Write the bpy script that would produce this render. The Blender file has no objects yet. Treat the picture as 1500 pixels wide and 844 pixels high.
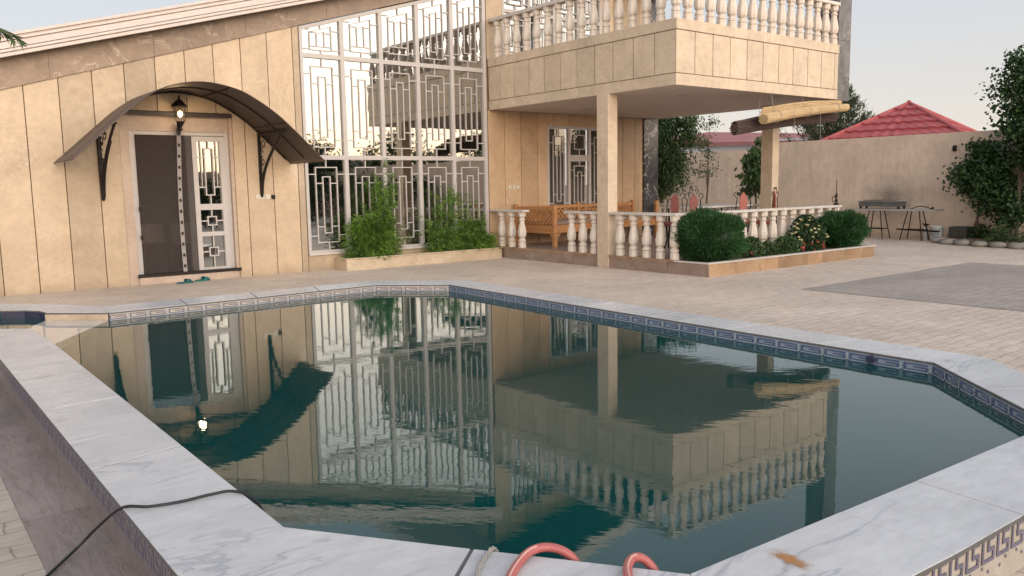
import bpy, math, random
from mathutils import Vector, Matrix
random.seed(7)
rnd = random.random
def U(a, b): return a + (b - a) * rnd()
PI = math.pi
S = bpy.context.scene
C = S.collection

# ---------------------------------------------------------------- camera
cam = bpy.data.cameras.new('camera'); co = bpy.data.objects.new('camera', cam); C.objects.link(co)
cam.sensor_width = 36; cam.lens = 36 * 1201.06 / 1500; cam.clip_start = .05; cam.clip_end = 3000
_v1 = Vector((1550, -176, 1201.06)).normalized(); _v2 = Vector((-946, -135, 1201.06))
_v2 = (_v2 - _v1 * _v2.dot(_v1)).normalized(); _v3 = _v1.cross(_v2)
if _v3.y > 0: _v3 = -_v3
R = Matrix((_v1, _v2, _v3))
right = R @ Vector((1, 0, 0)); up = R @ Vector((0, -1, 0)); back = R @ Vector((0, 0, -1))
M = Matrix.Identity(4)
for i in range(3): M[i][0] = right[i]; M[i][1] = up[i]; M[i][2] = back[i]
M.translation = Vector((0, 0, 1.5)); co.matrix_world = M
S.camera = co

# ---------------------------------------------------------------- world, sun, exposure
SUN_EL, SUN_AZ = math.radians(8), math.radians(186)      # azimuth clockwise from +Y
w = bpy.data.worlds.new('World'); S.world = w; w.use_nodes = True
nt = w.node_tree; nt.nodes.clear()
N = lambda t: nt.nodes.new(t)
sky = N('ShaderNodeTexSky'); sky.sky_type = 'NISHITA'; sky.sun_disc = False
sky.sun_elevation = SUN_EL; sky.sun_rotation = SUN_AZ; sky.altitude = 900; sky.air_density = 1.0; sky.dust_density = 2.0
b1 = N('ShaderNodeBackground'); b1.inputs[1].default_value = .032
nt.links.new(sky.outputs[0], b1.inputs[0])
tc = N('ShaderNodeTexCoord'); sep = N('ShaderNodeSeparateXYZ'); nt.links.new(tc.outputs['Generated'], sep.inputs[0])
rp = N('ShaderNodeValToRGB'); nt.links.new(sep.outputs[2], rp.inputs[0])
e = rp.color_ramp.elements
e[0].position = 0.0; e[0].color = (.72, .61, .55, 1)
e[1].position = 1.0; e[1].color = (.40, .42, .48, 1)
for p, c in ((.07, (.62, .565, .54)), (.2, (.54, .545, .57)), (.42, (.47, .485, .52))):
    n = e.new(p); n.color = (*c, 1)
b2 = N('ShaderNodeBackground'); b2.inputs[1].default_value = 1.06
nt.links.new(rp.outputs[0], b2.inputs[0])
ad = N('ShaderNodeAddShader'); nt.links.new(b1.outputs[0], ad.inputs[0]); nt.links.new(b2.outputs[0], ad.inputs[1])
# the afterglow half of the sky, round the sun's side
g1 = N('ShaderNodeVectorMath'); g1.operation = 'DOT_PRODUCT'; nt.links.new(tc.outputs['Generated'], g1.inputs[0])
g1.inputs[1].default_value = (math.sin(SUN_AZ), math.cos(SUN_AZ), 0)
g2 = N('ShaderNodeMapRange'); g2.interpolation_type = 'SMOOTHSTEP'; g2.inputs[1].default_value = .05; g2.inputs[2].default_value = 1.0; nt.links.new(g1.outputs['Value'], g2.inputs[0])
g3 = N('ShaderNodeValToRGB'); nt.links.new(sep.outputs[2], g3.inputs[0]); e = g3.color_ramp.elements
e[0].position = 0; e[0].color = (1.0, .66, .34, 1); e[1].position = .85; e[1].color = (.25, .28, .32, 1)
for p, c in ((.10, (1.0, .79, .57)), (.22, (1.0, .88, .76)), (.45, (.72, .70, .64))):
    n = e.new(p); n.color = (*c, 1)
b3 = N('ShaderNodeBackground'); nt.links.new(g3.outputs[0], b3.inputs[0])
g4 = N('ShaderNodeMath'); g4.operation = 'MULTIPLY'; nt.links.new(g2.outputs[0], g4.inputs[0]); g4.inputs[1].default_value = 3.2
nt.links.new(g4.outputs[0], b3.inputs[1])
ad2 = N('ShaderNodeAddShader'); nt.links.new(ad.outputs[0], ad2.inputs[0]); nt.links.new(b3.outputs[0], ad2.inputs[1])
ow = N('ShaderNodeOutputWorld'); nt.links.new(ad2.outputs[0], ow.inputs[0])
sl = bpy.data.lights.new('sun', 'SUN'); sl.energy = .8; sl.angle = math.radians(28); sl.color = (1, .73, .52)
so = bpy.data.objects.new('sun', sl); C.objects.link(so)
sd = Vector((math.sin(SUN_AZ) * math.cos(SUN_EL), math.cos(SUN_AZ) * math.cos(SUN_EL), math.sin(SUN_EL)))
so.rotation_euler = sd.to_track_quat('Z', 'Y').to_euler()
S.view_settings.view_transform = 'Standard'; S.view_settings.look = 'None'
S.view_settings.exposure = 0.1; S.view_settings.gamma = 1
S.render.engine = 'CYCLES'
S.cycles.max_bounces = 8; S.cycles.transparent_max_bounces = 12

# ---------------------------------------------------------------- materials
def newmat(name):
    m = bpy.data.materials.new(name); m.use_nodes = True; t = m.node_tree
    return m, t, t.nodes['Principled BSDF']
def noise(t, vec, scale, detail=5, rough=.55, dist=0):
    n = t.nodes.new('ShaderNodeTexNoise'); n.inputs['Scale'].default_value = scale
    n.inputs['Detail'].default_value = detail; n.inputs['Roughness'].default_value = rough; n.inputs['Distortion'].default_value = dist
    t.links.new(vec, n.inputs['Vector']); return n.outputs['Fac']
def ramp(t, f, stops):
    r = t.nodes.new('ShaderNodeValToRGB'); t.links.new(f, r.inputs[0]); el = r.color_ramp.elements
    el[0].position, el[0].color = stops[0][0], (*stops[0][1], 1)
    el[1].position, el[1].color = stops[-1][0], (*stops[-1][1], 1)
    for p, c in stops[1:-1]: x = el.new(p); x.color = (*c, 1)
    return r.outputs[0]
def mix(t, f, a, b, mode='MIX'):
    n = t.nodes.new('ShaderNodeMix'); n.data_type = 'RGBA'; n.blend_type = mode
    for s, v in ((0, f), (6, a), (7, b)):
        if isinstance(v, (int, float)): n.inputs[s].default_value = v
        elif isinstance(v, tuple): n.inputs[s].default_value = (*v, 1)
        else: t.links.new(v, n.inputs[s])
    return n.outputs[2]
def coords(t, scale=(1, 1, 1), rot=(0, 0, 0)):
    c = t.nodes.new('ShaderNodeTexCoord'); m = t.nodes.new('ShaderNodeMapping')
    m.inputs['Scale'].default_value = scale; m.inputs['Rotation'].default_value = rot
    t.links.new(c.outputs['Object'], m.inputs[0]); return m.outputs[0]
def bump(t, p, f, strength, dist=.01):
    b = t.nodes.new('ShaderNodeBump'); b.inputs['Strength'].default_value = strength; b.inputs['Distance'].default_value = dist
    t.links.new(f, b.inputs['Height']); t.links.new(b.outputs[0], p.inputs['Normal'])
def math_(t, op, a, b=0.0):
    n = t.nodes.new('ShaderNodeMath'); n.operation = op
    for i, v in enumerate((a, b)):
        if isinstance(v, (int, float)): n.inputs[i].default_value = v
        else: t.links.new(v, n.inputs[i])
    return n.outputs[0]
def stone(name, c1, c2, scale=2.5, rough=.45, vein=None, vscale=1.5, vw=.015, vamt=.6, cell=None, cellamt=.14, island=0, bmp=.1, stretch=(1, 1, 1), dist=1.2, spec=.5, grime=0, vdist=2.2):
    m, t, p = newmat(name); v = coords(t, stretch)
    f = noise(t, v, scale, 6, .6, dist)
    col = ramp(t, f, ((.3, c1), (.7, c2)))
    f2 = noise(t, v, scale * 9, 4, .6, .4)
    col = mix(t, .25, col, ramp(t, f2, ((.35, (.62, .62, .62)), (.6, (1, 1, 1)))), 'MULTIPLY')
    if vein:
        g = noise(t, v, vscale, 5, .55, vdist)
        vf = ramp(t, g, ((.5 - vw * 2, (0, 0, 0)), (.5, (1, 1, 1)), (.5 + vw * 2, (0, 0, 0))))
        msk = ramp(t, noise(t, v, vscale * .8, 2), ((.42, (0, 0, 0)), (.6, (vamt, vamt, vamt))))
        col = mix(t, mix(t, 1.0, vf, msk, 'MULTIPLY'), col, vein)
    if cell or island:
        wn = t.nodes.new('ShaderNodeTexWhiteNoise'); wn.noise_dimensions = '3D'
        if cell:
            o = t.nodes.new('ShaderNodeTexCoord'); mp = t.nodes.new('ShaderNodeMapping'); t.links.new(o.outputs['Object'], mp.inputs[0])
            mp.inputs['Location'].default_value = cell[0]; mp.inputs['Scale'].default_value = cell[1]
            fl = t.nodes.new('ShaderNodeVectorMath'); fl.operation = 'FLOOR'; t.links.new(mp.outputs[0], fl.inputs[0])
            t.links.new(fl.outputs[0], wn.inputs['Vector'])
            val = wn.outputs['Value']
        else:
            gi = t.nodes.new('ShaderNodeNewGeometry'); val = gi.outputs['Random Per Island']
        k = ramp(t, val, ((0, (1 - cellamt * 1.6,) * 3), (1, (1 + cellamt * .4,) * 3)))
        col = mix(t, 1.0, col, k, 'MULTIPLY')
    if grime:
        gm = ramp(t, noise(t, coords(t), .9, 7, .7, .6), ((.38, (1 - grime,) * 3), (.62, (1, 1, 1))))
        col = mix(t, 1.0, col, gm, 'MULTIPLY')
    t.links.new(col, p.inputs['Base Color'])
    t.links.new(ramp(t, f2, ((.3, (rough + .12,) * 3), (.7, (rough - .08,) * 3))), p.inputs['Roughness'])
    p.inputs['Specular IOR Level'].default_value = spec
    bump(t, p, f2, bmp)
    return m
def plain(name, c, rough=.5, metal=0, var=.15, scale=8, bmp=.05, spec=.5):
    m, t, p = newmat(name); v = coords(t); f = noise(t, v, scale, 5)
    t.links.new(ramp(t, f, ((.3, tuple(x * (1 - var) for x in c)), (.7, tuple(min(1, x * (1 + var * .6)) for x in c)))), p.inputs['Base Color'])
    p.inputs['Roughness'].default_value = rough; p.inputs['Metallic'].default_value = metal; p.inputs['Specular IOR Level'].default_value = spec
    if bmp: bump(t, p, f, bmp)
    return m
def leafmat(name, c1, c2, rough=.5):
    m, t, p = newmat(name); gi = t.nodes.new('ShaderNodeNewGeometry')
    col = ramp(t, gi.outputs['Random Per Island'], ((0, c1), (.6, tuple((a + b) / 2 for a, b in zip(c1, c2))), (1, c2)))
    f = noise(t, coords(t), 2.2, 3); col = mix(t, 1, col, ramp(t, f, ((.35, (.6, .62, .6)), (.65, (1.1, 1.1, 1)))), 'MULTIPLY')
    t.links.new(col, p.inputs['Base Color']); p.inputs['Roughness'].default_value = rough
    tr = t.nodes.new('ShaderNodeBsdfTranslucent'); t.links.new(col, tr.inputs[0])
    ms = t.nodes.new('ShaderNodeMixShader'); ms.inputs[0].default_value = .25
    t.links.new(p.outputs[0], ms.inputs[1]); t.links.new(tr.outputs[0], ms.inputs[2])
    t.links.new(ms.outputs[0], t.nodes['Material Output'].inputs[0]); return m

CELLX = ((-1.475 / .465, 0, 0), (1 / .465, 0, 0))
M_wall = stone('beige travertine cladding', (.50, .378, .255), (.64, .495, .345), 1.3, .38, (.70, .58, .45), 1.0, .008, .45, cell=CELLX, cellamt=.2, grime=.07, dist=.8)
M_vwall = stone('honey travertine cladding', (.50, .335, .20), (.62, .435, .275), 1.3, .45, (.68, .54, .40), 1.0, .008, .35, cell=CELLX, cellamt=.12, grime=.07, dist=.8)
M_balc = stone('pale travertine fascia', (.55, .435, .315), (.69, .56, .42), 2.2, .45, (.42, .34, .26), 1.7, .010, .45, cell=((0, 0, 0), (1 / .47, 1 / .47, 0)), cellamt=.09, dist=2, grime=.08)
M_bed = plain('dark bedding grout', (.13, .12, .115), .9)
M_sur = stone('pinkish stone surround', (.40, .30, .235), (.50, .385, .305), 2, .4, (.6, .5, .42), 1.5, .01, .5)
M_joint = plain('dark joint grout', (.20, .125, .065), .9)
M_brown = stone('brown marble band', (.225, .155, .11), (.33, .24, .175), 1.8, .35, (.62, .53, .43), 1.1, .006, .6, vdist=1.0, dist=1.6, cell=((0, 0, 0), (.5, 0, 0)), cellamt=.08)
M_rbrown = stone('reddish brown stone tiles', (.27, .16, .10), (.40, .27, .18), 2.4, .4, (.60, .48, .35), 2.2, .012, .5, cell=((0, 0, 0), (2.2, 2.2, 0)), cellamt=.16)
M_plint = stone('brown veranda step stone', (.23, .16, .125), (.34, .25, .20), 2.4, .35, (.5, .42, .36), 2.2, .012, .5)
M_obrown = stone('orange brown planter stone', (.33, .195, .105), (.48, .32, .19), 2.4, .4, (.62, .50, .34), 2.2, .012, .5, cell=((0, 0, 0), (2.2, 0, 0)), cellamt=.18)
M_planter = stone('beige planter stone', (.44, .34, .23), (.58, .47, .34), 1.8, .45, (.66, .56, .44), 1.6, .012, .5)
M_black = stone('black marble with white veins', (.035, .035, .04), (.08, .08, .09), 2, .2, (.7, .68, .64), 2.2, .010, 1.0, dist=2)
M_grey = stone('weathered dark grey stone', (.07, .07, .075), (.17, .16, .16), 1.8, .4, (.42, .4, .38), 4, .012, .7, dist=2)
M_soffit = plain('painted plaster ceiling', (.62, .52, .45), .8, 0, .05)
M_white = plain('white painted frame', (.47, .435, .42), .4, 0, .06)
M_roof = plain('white roof sheet', (.58, .51, .475), .5, 0, .08)
M_bal = stone('cream cast stone', (.58, .50, .43), (.72, .64, .56), 6, .6, bmp=.15, dist=.3)
M_cap = stone('pale marble capping', (.50, .46, .42), (.68, .63, .58), 3, .35, (.4, .36, .33), 2.5, .012, .5)
M_cop = stone('white marble with grey veins', (.59, .59, .61), (.70, .70, .71), 1.5, .3, (.34, .36, .40), 1.5, .008, .7, island=1, cellamt=.08, dist=1.0, grime=.10, stretch=(.6, 1.7, 1), vdist=.7)
M_wet = stone('wet white marble', (.50, .47, .45), (.60, .57, .55), 1.5, .1, (.30, .32, .37), 1.5, .008, .9, bmp=0, stretch=(.55, 1.9, 1), spec=1)
for n_ in list(M_wet.node_tree.links):
    if n_.to_socket.name == 'Roughness': M_wet.node_tree.links.remove(n_)
M_wet.node_tree.nodes['Principled BSDF'].inputs['Roughness'].default_value = .03
M_tile = stone('cream pool tile', (.42, .36, .30), (.54, .48, .41), 5, .3)
M_tile_sky = stone('pool tile with blue skylight tint', (.20, .25, .32), (.30, .35, .42), 5, .25)  # blue skylight on the right inner walls is put into this tile colour
M_key = plain('blue key motif tile', (.065, .095, .20), .3)
M_keyw = plain('white key motif tile', (.38, .41, .46), .3)
M_keyg = plain('grey violet key motif tile', (.15, .14, .20), .35)
M_bronze = plain('dark brown painted sheet', (.045, .030, .025), .45, .3, .2, 3)
M_shade_rail = plain('dark brown underside shade and rail', (.032, .021, .018), .5, 0, .3, 3)  # shade beneath the canopy put into a colour; the dark rail shares it
M_sheet = plain('brown canopy sheet', (.115, .080, .064), .55, .15, .15, 2.5)
M_iron = plain('black wrought iron', (.018, .014, .013), .5, .5)
M_wood = stone('orange brown varnished wood', (.36, .16, .06), (.52, .26, .11), 3, .4, stretch=(1, 1, 6), dist=.5)
M_blind = stone('golden bamboo blind', (.40, .27, .13), (.64, .48, .29), 4, .6, stretch=(.35, 16, 16), dist=.2, bmp=.5)
M_blindd = stone('dark brown rolled blind', (.05, .03, .028), (.10, .065, .055), 4, .7, stretch=(.4, 8, 8))
M_red = plain('brick red painted panel', (.36, .10, .075), .5, 0, .2)
M_darkred = plain('dark red painted panel', (.20, .05, .045), .5, 0, .2)
M_bwall = stone('grey beige rendered wall', (.69, .545, .43), (.77, .62, .50), .7, .9, bmp=.3, dist=.4, grime=.14, spec=.1)
def soot(m, c, rad):
    t = m.node_tree; p = t.nodes['Principled BSDF']; old = p.inputs['Base Color'].links[0].from_socket
    v = coords(t); sb = t.nodes.new('ShaderNodeVectorMath'); sb.operation = 'SUBTRACT'; t.links.new(v, sb.inputs[0]); sb.inputs[1].default_value = c
    sc_ = t.nodes.new('ShaderNodeVectorMath'); sc_.operation = 'MULTIPLY'; t.links.new(sb.outputs[0], sc_.inputs[0]); sc_.inputs[1].default_value = (1, 1 / rad[0], 1 / rad[1])
    ln_ = t.nodes.new('ShaderNodeVectorMath'); ln_.operation = 'LENGTH'; t.links.new(sc_.outputs[0], ln_.inputs[0])
    d = math_(t, 'ADD', ln_.outputs['Value'], math_(t, 'MULTIPLY', noise(t, v, 4, 5, .7), .9))
    mm = ramp(t, math_(t, 'MULTIPLY', d, .5), ((.22, (1, 1, 1)), (.65, (0, 0, 0)))); mm2 = mix(t, 1.0, mm, (.62, .62, .62), 'MULTIPLY')
    vs_ = coords(t, (1, 7, .5)); strk = ramp(t, noise(t, vs_, 1.1, 4, .6), ((.38, (.93, .93, .93)), (.52, (1, 1, 1))))
    t.links.new(mix(t, mm2, mix(t, 1.0, old, strk, 'MULTIPLY'), (.10, .09, .085)), p.inputs['Base Color'])
def splash(m, h_, amt):
    t = m.node_tree; p = t.nodes['Principled BSDF']; old = p.inputs['Base Color'].links[0].from_socket
    v = coords(t); sz = t.nodes.new('ShaderNodeSeparateXYZ'); t.links.new(v, sz.inputs[0])
    d = math_(t, 'ADD', math_(t, 'MULTIPLY', sz.outputs[2], 1 / h_), math_(t, 'MULTIPLY', noise(t, v, 3.5, 6, .7), 1.1))
    mm = ramp(t, math_(t, 'MULTIPLY', d, .5), ((.2, (amt,) * 3), (.5, (0, 0, 0)))); t.links.new(mix(t, mm, old, (.24, .18, .13)), p.inputs['Base Color'])
splash(M_wall, .35, .55); splash(M_bwall, .5, .5)
soot(M_bwall, (20.8, 10.75, 1.05), (1.0, .75))
M_redroof = plain('red roof tile sheet', (.37, .085, .09), .65, 0, .12, 3)
M_redroof2 = plain('faded red roof sheet', (.33, .13, .12), .7, 0, .12, 3)
M_pwall = plain('pale blue white wall', (.55, .58, .62), .8)
M_bark = stone('bark', (.07, .05, .035), (.14, .10, .07), 8, .9)
M_soil = stone('soil', (.10, .07, .05), (.19, .13, .09), 9, .95, bmp=.8)
M_rock = stone('rough pale stone', (.20, .175, .155), (.36, .32, .28), 4, .85, bmp=.6)
M_leafA = leafmat('bamboo leaf', (.055, .15, .02), (.24, .38, .06))
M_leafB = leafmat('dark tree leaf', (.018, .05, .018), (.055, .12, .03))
M_leafC = leafmat('mid tree leaf', (.03, .075, .022), (.09, .16, .05))
M_leafD = leafmat('needle ball foliage', (.014, .062, .016), (.055, .165, .042))
M_leafE = leafmat('pine foliage', (.035, .06, .03), (.085, .115, .055))
M_pink = plain('pink hose rubber', (.47, .13, .12), .4, 0, .1)
M_hosel = plain('pale hose stripe', (.68, .40, .33), .4)
M_cable = plain('black cable rubber', (.015, .015, .017), .4)
M_rope = plain('grey rope', (.36, .33, .30), .9)
M_stain = plain('orange rust stain', (.50, .25, .08), .6, 0, .3, 30)
M_bucket = plain('white plastic bucket', (.58, .60, .60), .4)
M_blue = plain('faded blue print', (.10, .14, .22), .5)
M_concrete = plain('grey concrete slab', (.40, .37, .34), .8)
M_steel = plain('dull grill metal', (.17, .17, .17), .5, .5, .3, 12)
M_teal = plain('dark teal slipper foam', (.02, .10, .11), .7)
M_tealb = plain('bright teal slipper foam', (.02, .15, .14), .7)
M_dark = plain('dark interior', (.05, .045, .04), .9)
M_room = plain('interior wall', (.30, .26, .22), .9)
M_strip = plain('grey patterned magnetic strip', (.30, .27, .26), .7)
M_socket = plain('cream plastic', (.62, .57, .48), .4)
M_flowy = plain('pale yellow petals', (.75, .68, .40), .6)
M_flowr = plain('coral red petals', (.55, .10, .08), .6)

def glassmat(name, refl=.75, tint=(.05, .055, .05), wob=.02):
    m, t, p = newmat(name)
    g = t.nodes.new('ShaderNodeBsdfGlossy'); g.inputs['Roughness'].default_value = .015; g.inputs[0].default_value = (.93, .93, .90, 1)
    tr = t.nodes.new('ShaderNodeBsdfTransparent'); tr.inputs[0].default_value = (.16, .19, .17, 1)
    b = t.nodes.new('ShaderNodeBump'); b.inputs['Strength'].default_value = wob; b.inputs['Distance'].default_value = .05
    t.links.new(noise(t, coords(t), 2.0, 2), b.inputs['Height']); t.links.new(b.outputs[0], g.inputs['Normal'])
    ms = t.nodes.new('ShaderNodeMixShader'); ms.inputs[0].default_value = refl
    t.links.new(tr.outputs[0], ms.inputs[1]); t.links.new(g.outputs[0], ms.inputs[2])
    t.links.new(ms.outputs[0], t.nodes['Material Output'].inputs[0]); return m
M_glass = glassmat('mirror coated window glass', .44)
M_glass2 = glassmat('door glass', .42)
M_glass3 = glassmat('veranda glass', .16); M_curt = plain('grey net curtain', (.13, .115, .105), .9)
for n_ in M_glass3.node_tree.nodes:
    if n_.type == 'BSDF_TRANSPARENT': n_.inputs[0].default_value = (.8, .8, .8, 1)
# insect screen: fine dark net
M_net, t, p = newmat('dark insect net')
p.inputs['Base Color'].default_value = (.045, .034, .032, 1); p.inputs['Roughness'].default_value = .8
tr = t.nodes.new('ShaderNodeBsdfTransparent'); ms = t.nodes.new('ShaderNodeMixShader'); ms.inputs[0].default_value = .7
t.links.new(tr.outputs[0], ms.inputs[1]); t.links.new(p.outputs[0], ms.inputs[2]); t.links.new(ms.outputs[0], t.nodes['Material Output'].inputs[0])
# water: a thin reflecting surface over a green tinted depth
M_water, t, p = newmat('pool water')
g = t.nodes.new('ShaderNodeBsdfGlossy'); g.inputs['Roughness'].default_value = 0.0; g.inputs[0].default_value = (1, 1, 1, 1)
tr = t.nodes.new('ShaderNodeBsdfTransparent'); tr.inputs[0].default_value = (.30, .62, .60, 1)
fr = t.nodes.new('ShaderNodeFresnel'); fr.inputs[0].default_value = 1.48
v = coords(t, (1.0, 1.0, 1.0), (0, 0, math.radians(52)))
mp = t.nodes.new('ShaderNodeMapping'); mp.inputs['Scale'].default_value = (1.0, 2.2, 1); t.links.new(v, mp.inputs[0])
h = math_(t, 'ADD', math_(t, 'MULTIPLY', noise(t, mp.outputs[0], 2.2, 2, .5, .3), 1.0), math_(t, 'MULTIPLY', noise(t, mp.outputs[0], 12, 2, .5, .3), .24))
b = t.nodes.new('ShaderNodeBump'); b.inputs['Strength'].default_value = 1; b.inputs['Distance'].default_value = .0007
t.links.new(h, b.inputs['Height']); t.links.new(b.outputs[0], g.inputs['Normal']); t.links.new(b.outputs[0], fr.inputs['Normal'])
ms = t.nodes.new('ShaderNodeMixShader'); mk_ = t.nodes.new('ShaderNodeBsdfDiffuse'); mk_.inputs[0].default_value = (.002, .098, .094, 1); m1 = t.nodes.new('ShaderNodeMixShader'); m1.inputs[0].default_value = .45
t.links.new(tr.outputs[0], m1.inputs[1]); t.links.new(mk_.outputs[0], m1.inputs[2])
t.links.new(fr.outputs[0], ms.inputs[0]); t.links.new(m1.outputs[0], ms.inputs[1]); t.links.new(g.outputs[0], ms.inputs[2])
t.links.new(ms.outputs[0], t.nodes['Material Output'].inputs[0])
# pool mosaic
M_mosaic, t, p = newmat('teal pool mosaic')
v = coords(t); bk = t.nodes.new('ShaderNodeTexBrick'); bk.offset = 0; bk.inputs['Scale'].default_value = 1; bk.inputs['Brick Width'].default_value = .05; bk.inputs['Row Height'].default_value = .05
bk.inputs['Mortar Size'].default_value = .003; bk.inputs['Color1'].default_value = (.02, .14, .15, 1); bk.inputs['Color2'].default_value = (.04, .22, .22, 1); bk.inputs['Mortar'].default_value = (.10, .2, .2, 1)
t.links.new(v, bk.inputs[0]); t.links.new(mix(t, 1, bk.outputs[0], ramp(t, noise(t, v, 1.2, 4), ((.3, (.6, .7, .65)), (.7, (1.1, 1, 1)))), 'MULTIPLY'), p.inputs['Base Color'])
M_navy = stone('dark navy mosaic', (.02, .022, .05), (.045, .045, .09), 14, .3)

def paving(name, c1, c2, cm, bw, bh, rot=0.0, mort=.006, grime=.12):
    m, t, p = newmat(name); v0 = coords(t, (1, 1, 1), (0, 0, rot))
    nz = t.nodes.new('ShaderNodeTexNoise'); nz.inputs['Scale'].default_value = 5; nz.inputs['Detail'].default_value = 4; t.links.new(v0, nz.inputs['Vector'])
    vm = t.nodes.new('ShaderNodeVectorMath'); vm.operation = 'MULTIPLY_ADD'; t.links.new(nz.outputs['Color'], vm.inputs[0])
    vm.inputs[1].default_value = (.07, .07, 0); t.links.new(v0, vm.inputs[2])
    bk = t.nodes.new('ShaderNodeTexBrick'); bk.inputs['Scale'].default_value = 1; bk.inputs['Brick Width'].default_value = bw; bk.inputs['Row Height'].default_value = bh
    bk.inputs['Mortar Size'].default_value = mort; bk.inputs['Mortar Smooth'].default_value = .6; bk.offset = .37
    bk.inputs['Color1'].default_value = (*c1, 1); bk.inputs['Color2'].default_value = (*c2, 1); bk.inputs['Mortar'].default_value = (*cm, 1)
    t.links.new(vm.outputs[0], bk.inputs[0])
    ms_ = t.nodes.new('ShaderNodeMapping'); ms_.inputs['Scale'].default_value = (2.0, 9, 1); t.links.new(v0, ms_.inputs[0])
    st = noise(t, ms_.outputs[0], 2.2, 6, .65, 1.0)
    col = mix(t, 1, bk.outputs[0], ramp(t, st, ((.34, (.78, .76, .74)), (.46, (.95, .95, .94)), (.7, (1.06, 1.05, 1.04)))), 'MULTIPLY')
    col = mix(t, 1, col, ramp(t, noise(t, v0, .55, 6, .65, .5), ((.36, (1 - grime * 1.5,) * 3), (.64, (1.03, 1.03, 1.03)))), 'MULTIPLY')
    t.links.new(col, p.inputs['Base Color']); p.inputs['Roughness'].default_value = .62; p.inputs['Specular IOR Level'].default_value = .35
    h = math_(t, 'ADD', math_(t, 'MULTIPLY', st, .8), math_(t, 'MULTIPLY', bk.outputs['Fac'], -.5))
    bump(t, p, h, .8, .012)
    return m
M_pave = paving('rough cream split face paving', (.70, .585, .495), (.64, .53, .445), (.46, .37, .31), .26, .13, math.radians(0))
M_pave2 = paving('grey paving', (.42, .365, .33), (.37, .32, .29), (.29, .25, .225), .31, .155, 0)
M_pave3 = paving('cream paving slabs', (.52, .45, .39), (.47, .41, .35), (.36, .31, .27), .62, .16, 0)
M_pave4 = paving('brown paving strip', (.31, .26, .245), (.27, .225, .21), (.24, .2, .185), 1.4, .4, 1.57, grime=.3)
M_vfloor = plain('polished veranda floor tile', (.36, .29, .26), .25)
M_earth = stone('dry earth', (.26, .20, .15), (.36, .29, .22), .6, .95, bmp=.4)

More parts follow.
